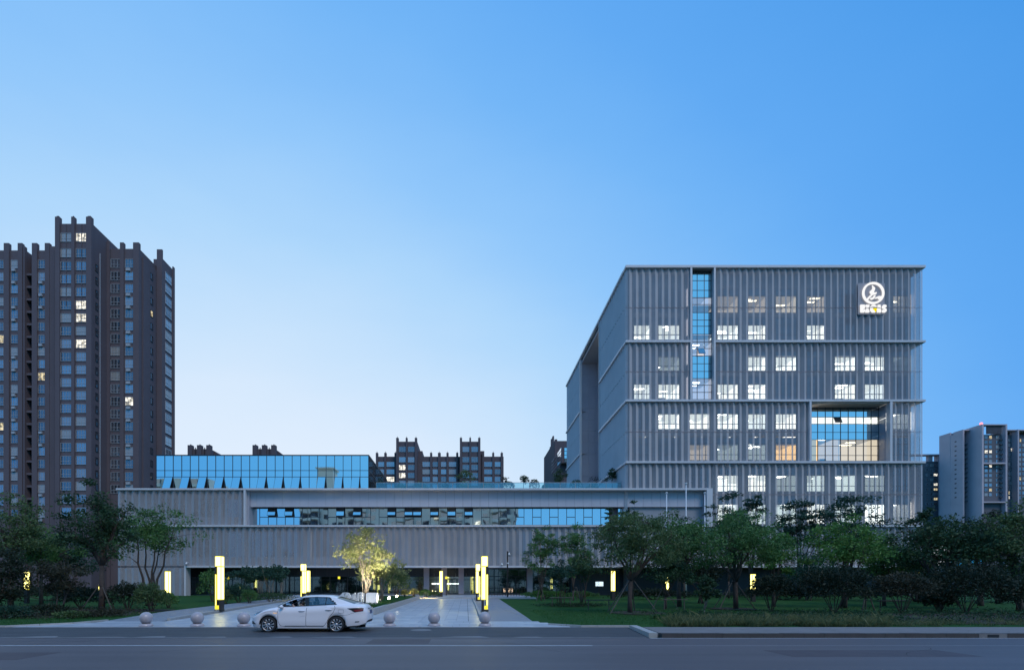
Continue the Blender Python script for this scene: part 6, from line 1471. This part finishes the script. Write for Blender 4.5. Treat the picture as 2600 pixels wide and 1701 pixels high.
for px, Y, top, bot, hw, leaf, n, lab in ((1329, 69, 1205, 1228, 14, 'leaf_dark', 700, 'small round headed tree on the roof terrace against the sky'), (1418, 70, 1190, 1228, 22, 'leaf_dark', 1100, 'dark windswept roof tree before the brown fin walls'), (1554, 69, 1189, 1222, 18, 'leaf_dark', 1300, 'round headed roof tree before the tower corner'), (1180, 72, 1194, 1226, 26, 'leaf_olive', 900, 'sparse olive roof tree before the right battlement tower'), (1283, 72, 1202, 1232, 12, 'leaf_brown', 260, 'nearly bare twiggy roof tree left of the round headed one'), (1510, 74, 1205, 1230, 20, 'leaf_brown', 160, 'bare twiggy roof tree before the tower notch')):
    tree('roof_tree', lab, px, Y, top, bot, hw, leaf, n, .16, .035, cl=.8, clumps=18, base=ZR)

# --- grass blades: short on the lawns, tall and pale along the right bed
def blades(n, xf_, yf_, h, w, bend, zoff=0.0):
    x = xf_(n); y = yf_(n); z = np.array([gz(v) for v in y]) + zoff; hh = h * np.exp(rng.normal(size=n) * .3); a = rng.random(n) * 2 * np.pi; b = rng.normal(size=n) * bend; c = rng.random(n) * 2 * np.pi
    V = np.empty((n, 4, 3)); dx, dy = np.cos(a) * w / 2, np.sin(a) * w / 2; tx, ty = np.cos(c) * b * hh, np.sin(c) * b * hh
    V[:, 0] = np.stack([x - dx, y - dy, z], 1); V[:, 1] = np.stack([x + dx, y + dy, z], 1); V[:, 2] = np.stack([x + tx * .5 + dx * .7, y + ty * .5 + dy * .7, z + hh * .65], 1); V[:, 3] = np.stack([x + tx, y + ty, z + hh * .95], 1)
    return V.reshape(-1, 3)
U = lambda a, b: (lambda n: rng.uniform(a, b, n))
parts = [blades(16000, U(4.2, 24), U(22.6, 34), .07, .018, .5), blades(14000, U(-42, -18.6), U(22.6, 32), .08, .02, .5), blades(5000, U(-8.8, -5.6), U(28.9, 40), .10, .018, .5, .34)]
V = np.concatenate(parts).reshape(-1, 4, 3)
p0 = V[:, 0]; ok = ~((p0[:, 0] > -18.9) & (p0[:, 0] < 3.9) & (p0[:, 1] < 60) & ~((p0[:, 0] > -8.9) & (p0[:, 0] < -5.4) & (p0[:, 1] > 28.7))) & ~((p0[:, 0] > 7) & (p0[:, 1] < 20.9)) & ~((p0[:, 1] < 24) & (p0[:, 0] < -17.5) & (p0[:, 1] - 22.3 < (p0[:, 0] + 20.4) * .8))
o = put('grass', quad_mesh('grass', V[ok].reshape(-1, 3), M['blade'])); o['kind'] = 'stuff'
cl = []
for i in range(240):
    px_ = random.uniform(1700, 2260); Y = random.uniform(22.5, 25.6); x0 = PX(px_, Y); cl.append(blades(170, lambda n: x0 + rng.normal(size=n) * .15, lambda n: np.clip(Y + rng.normal(size=n) * .15, 22.3, 60), .23, .011, .5))
for i in range(45):
    px_ = random.uniform(2180, 2650); Y = random.uniform(22.6, 26.0); x0 = PX(px_, Y); cl.append(blades(50, lambda n: x0 + rng.normal(size=n) * .2, lambda n: np.clip(Y + rng.normal(size=n) * .2, 22.3, 60), .16, .016, .7))
o = put('tall_grass', quad_mesh('tall_grass', np.concatenate(cl), M['tallgrass'])); o['kind'] = 'stuff'
V = leaf_cloud([(random.uniform(10, 36), random.uniform(24, 31), .16) for _ in range(420)], np.full(420, .5), np.full(420, 26), .10, .5, .1, .5); V[:, 2] += .1
o = put('undergrowth', quad_mesh('undergrowth', V, M['leaf_dark'])); o['kind'] = 'stuff'
V = leaf_cloud([(random.uniform(-45, -20.5), random.uniform(26, 34), .2) for _ in range(420)], np.full(420, .55), np.full(420, 26), .10, .5, .1, .5); V[:, 2] += .08
o = put('undergrowth', quad_mesh('undergrowth', V, M['leaf_brown'])); o['kind'] = 'stuff'

# fallen leaves on the paving edge, the lay-by and the sidewalk
n = 420; x = np.concatenate([rng.uniform(-24, 6, 260), rng.uniform(7, 24, 160)]); y = np.concatenate([22.2 - np.abs(rng.normal(size=260)) * 1.2 + .5, rng.uniform(18.4, 20.9, 160)])
z = np.where(x > 7, .153, np.where(y > 22.2, .066, .004 + (y - 18) * .0075 + .006)); a = rng.random(n) * 6.28; l = rng.uniform(.02, .05, n)
V = np.empty((n, 4, 3))
for k in range(4): V[:, k] = np.stack([x + np.cos(a + k * 1.57) * l * (1 if k % 2 == 0 else .5), y + np.sin(a + k * 1.57) * l * (1 if k % 2 == 0 else .5), z + .006 * (k == 0)], 1)
o = put('fallen_leaves', quad_mesh('fallen_leaves', V.reshape(-1, 3), M['tallgrass'])); o['kind'] = 'stuff'
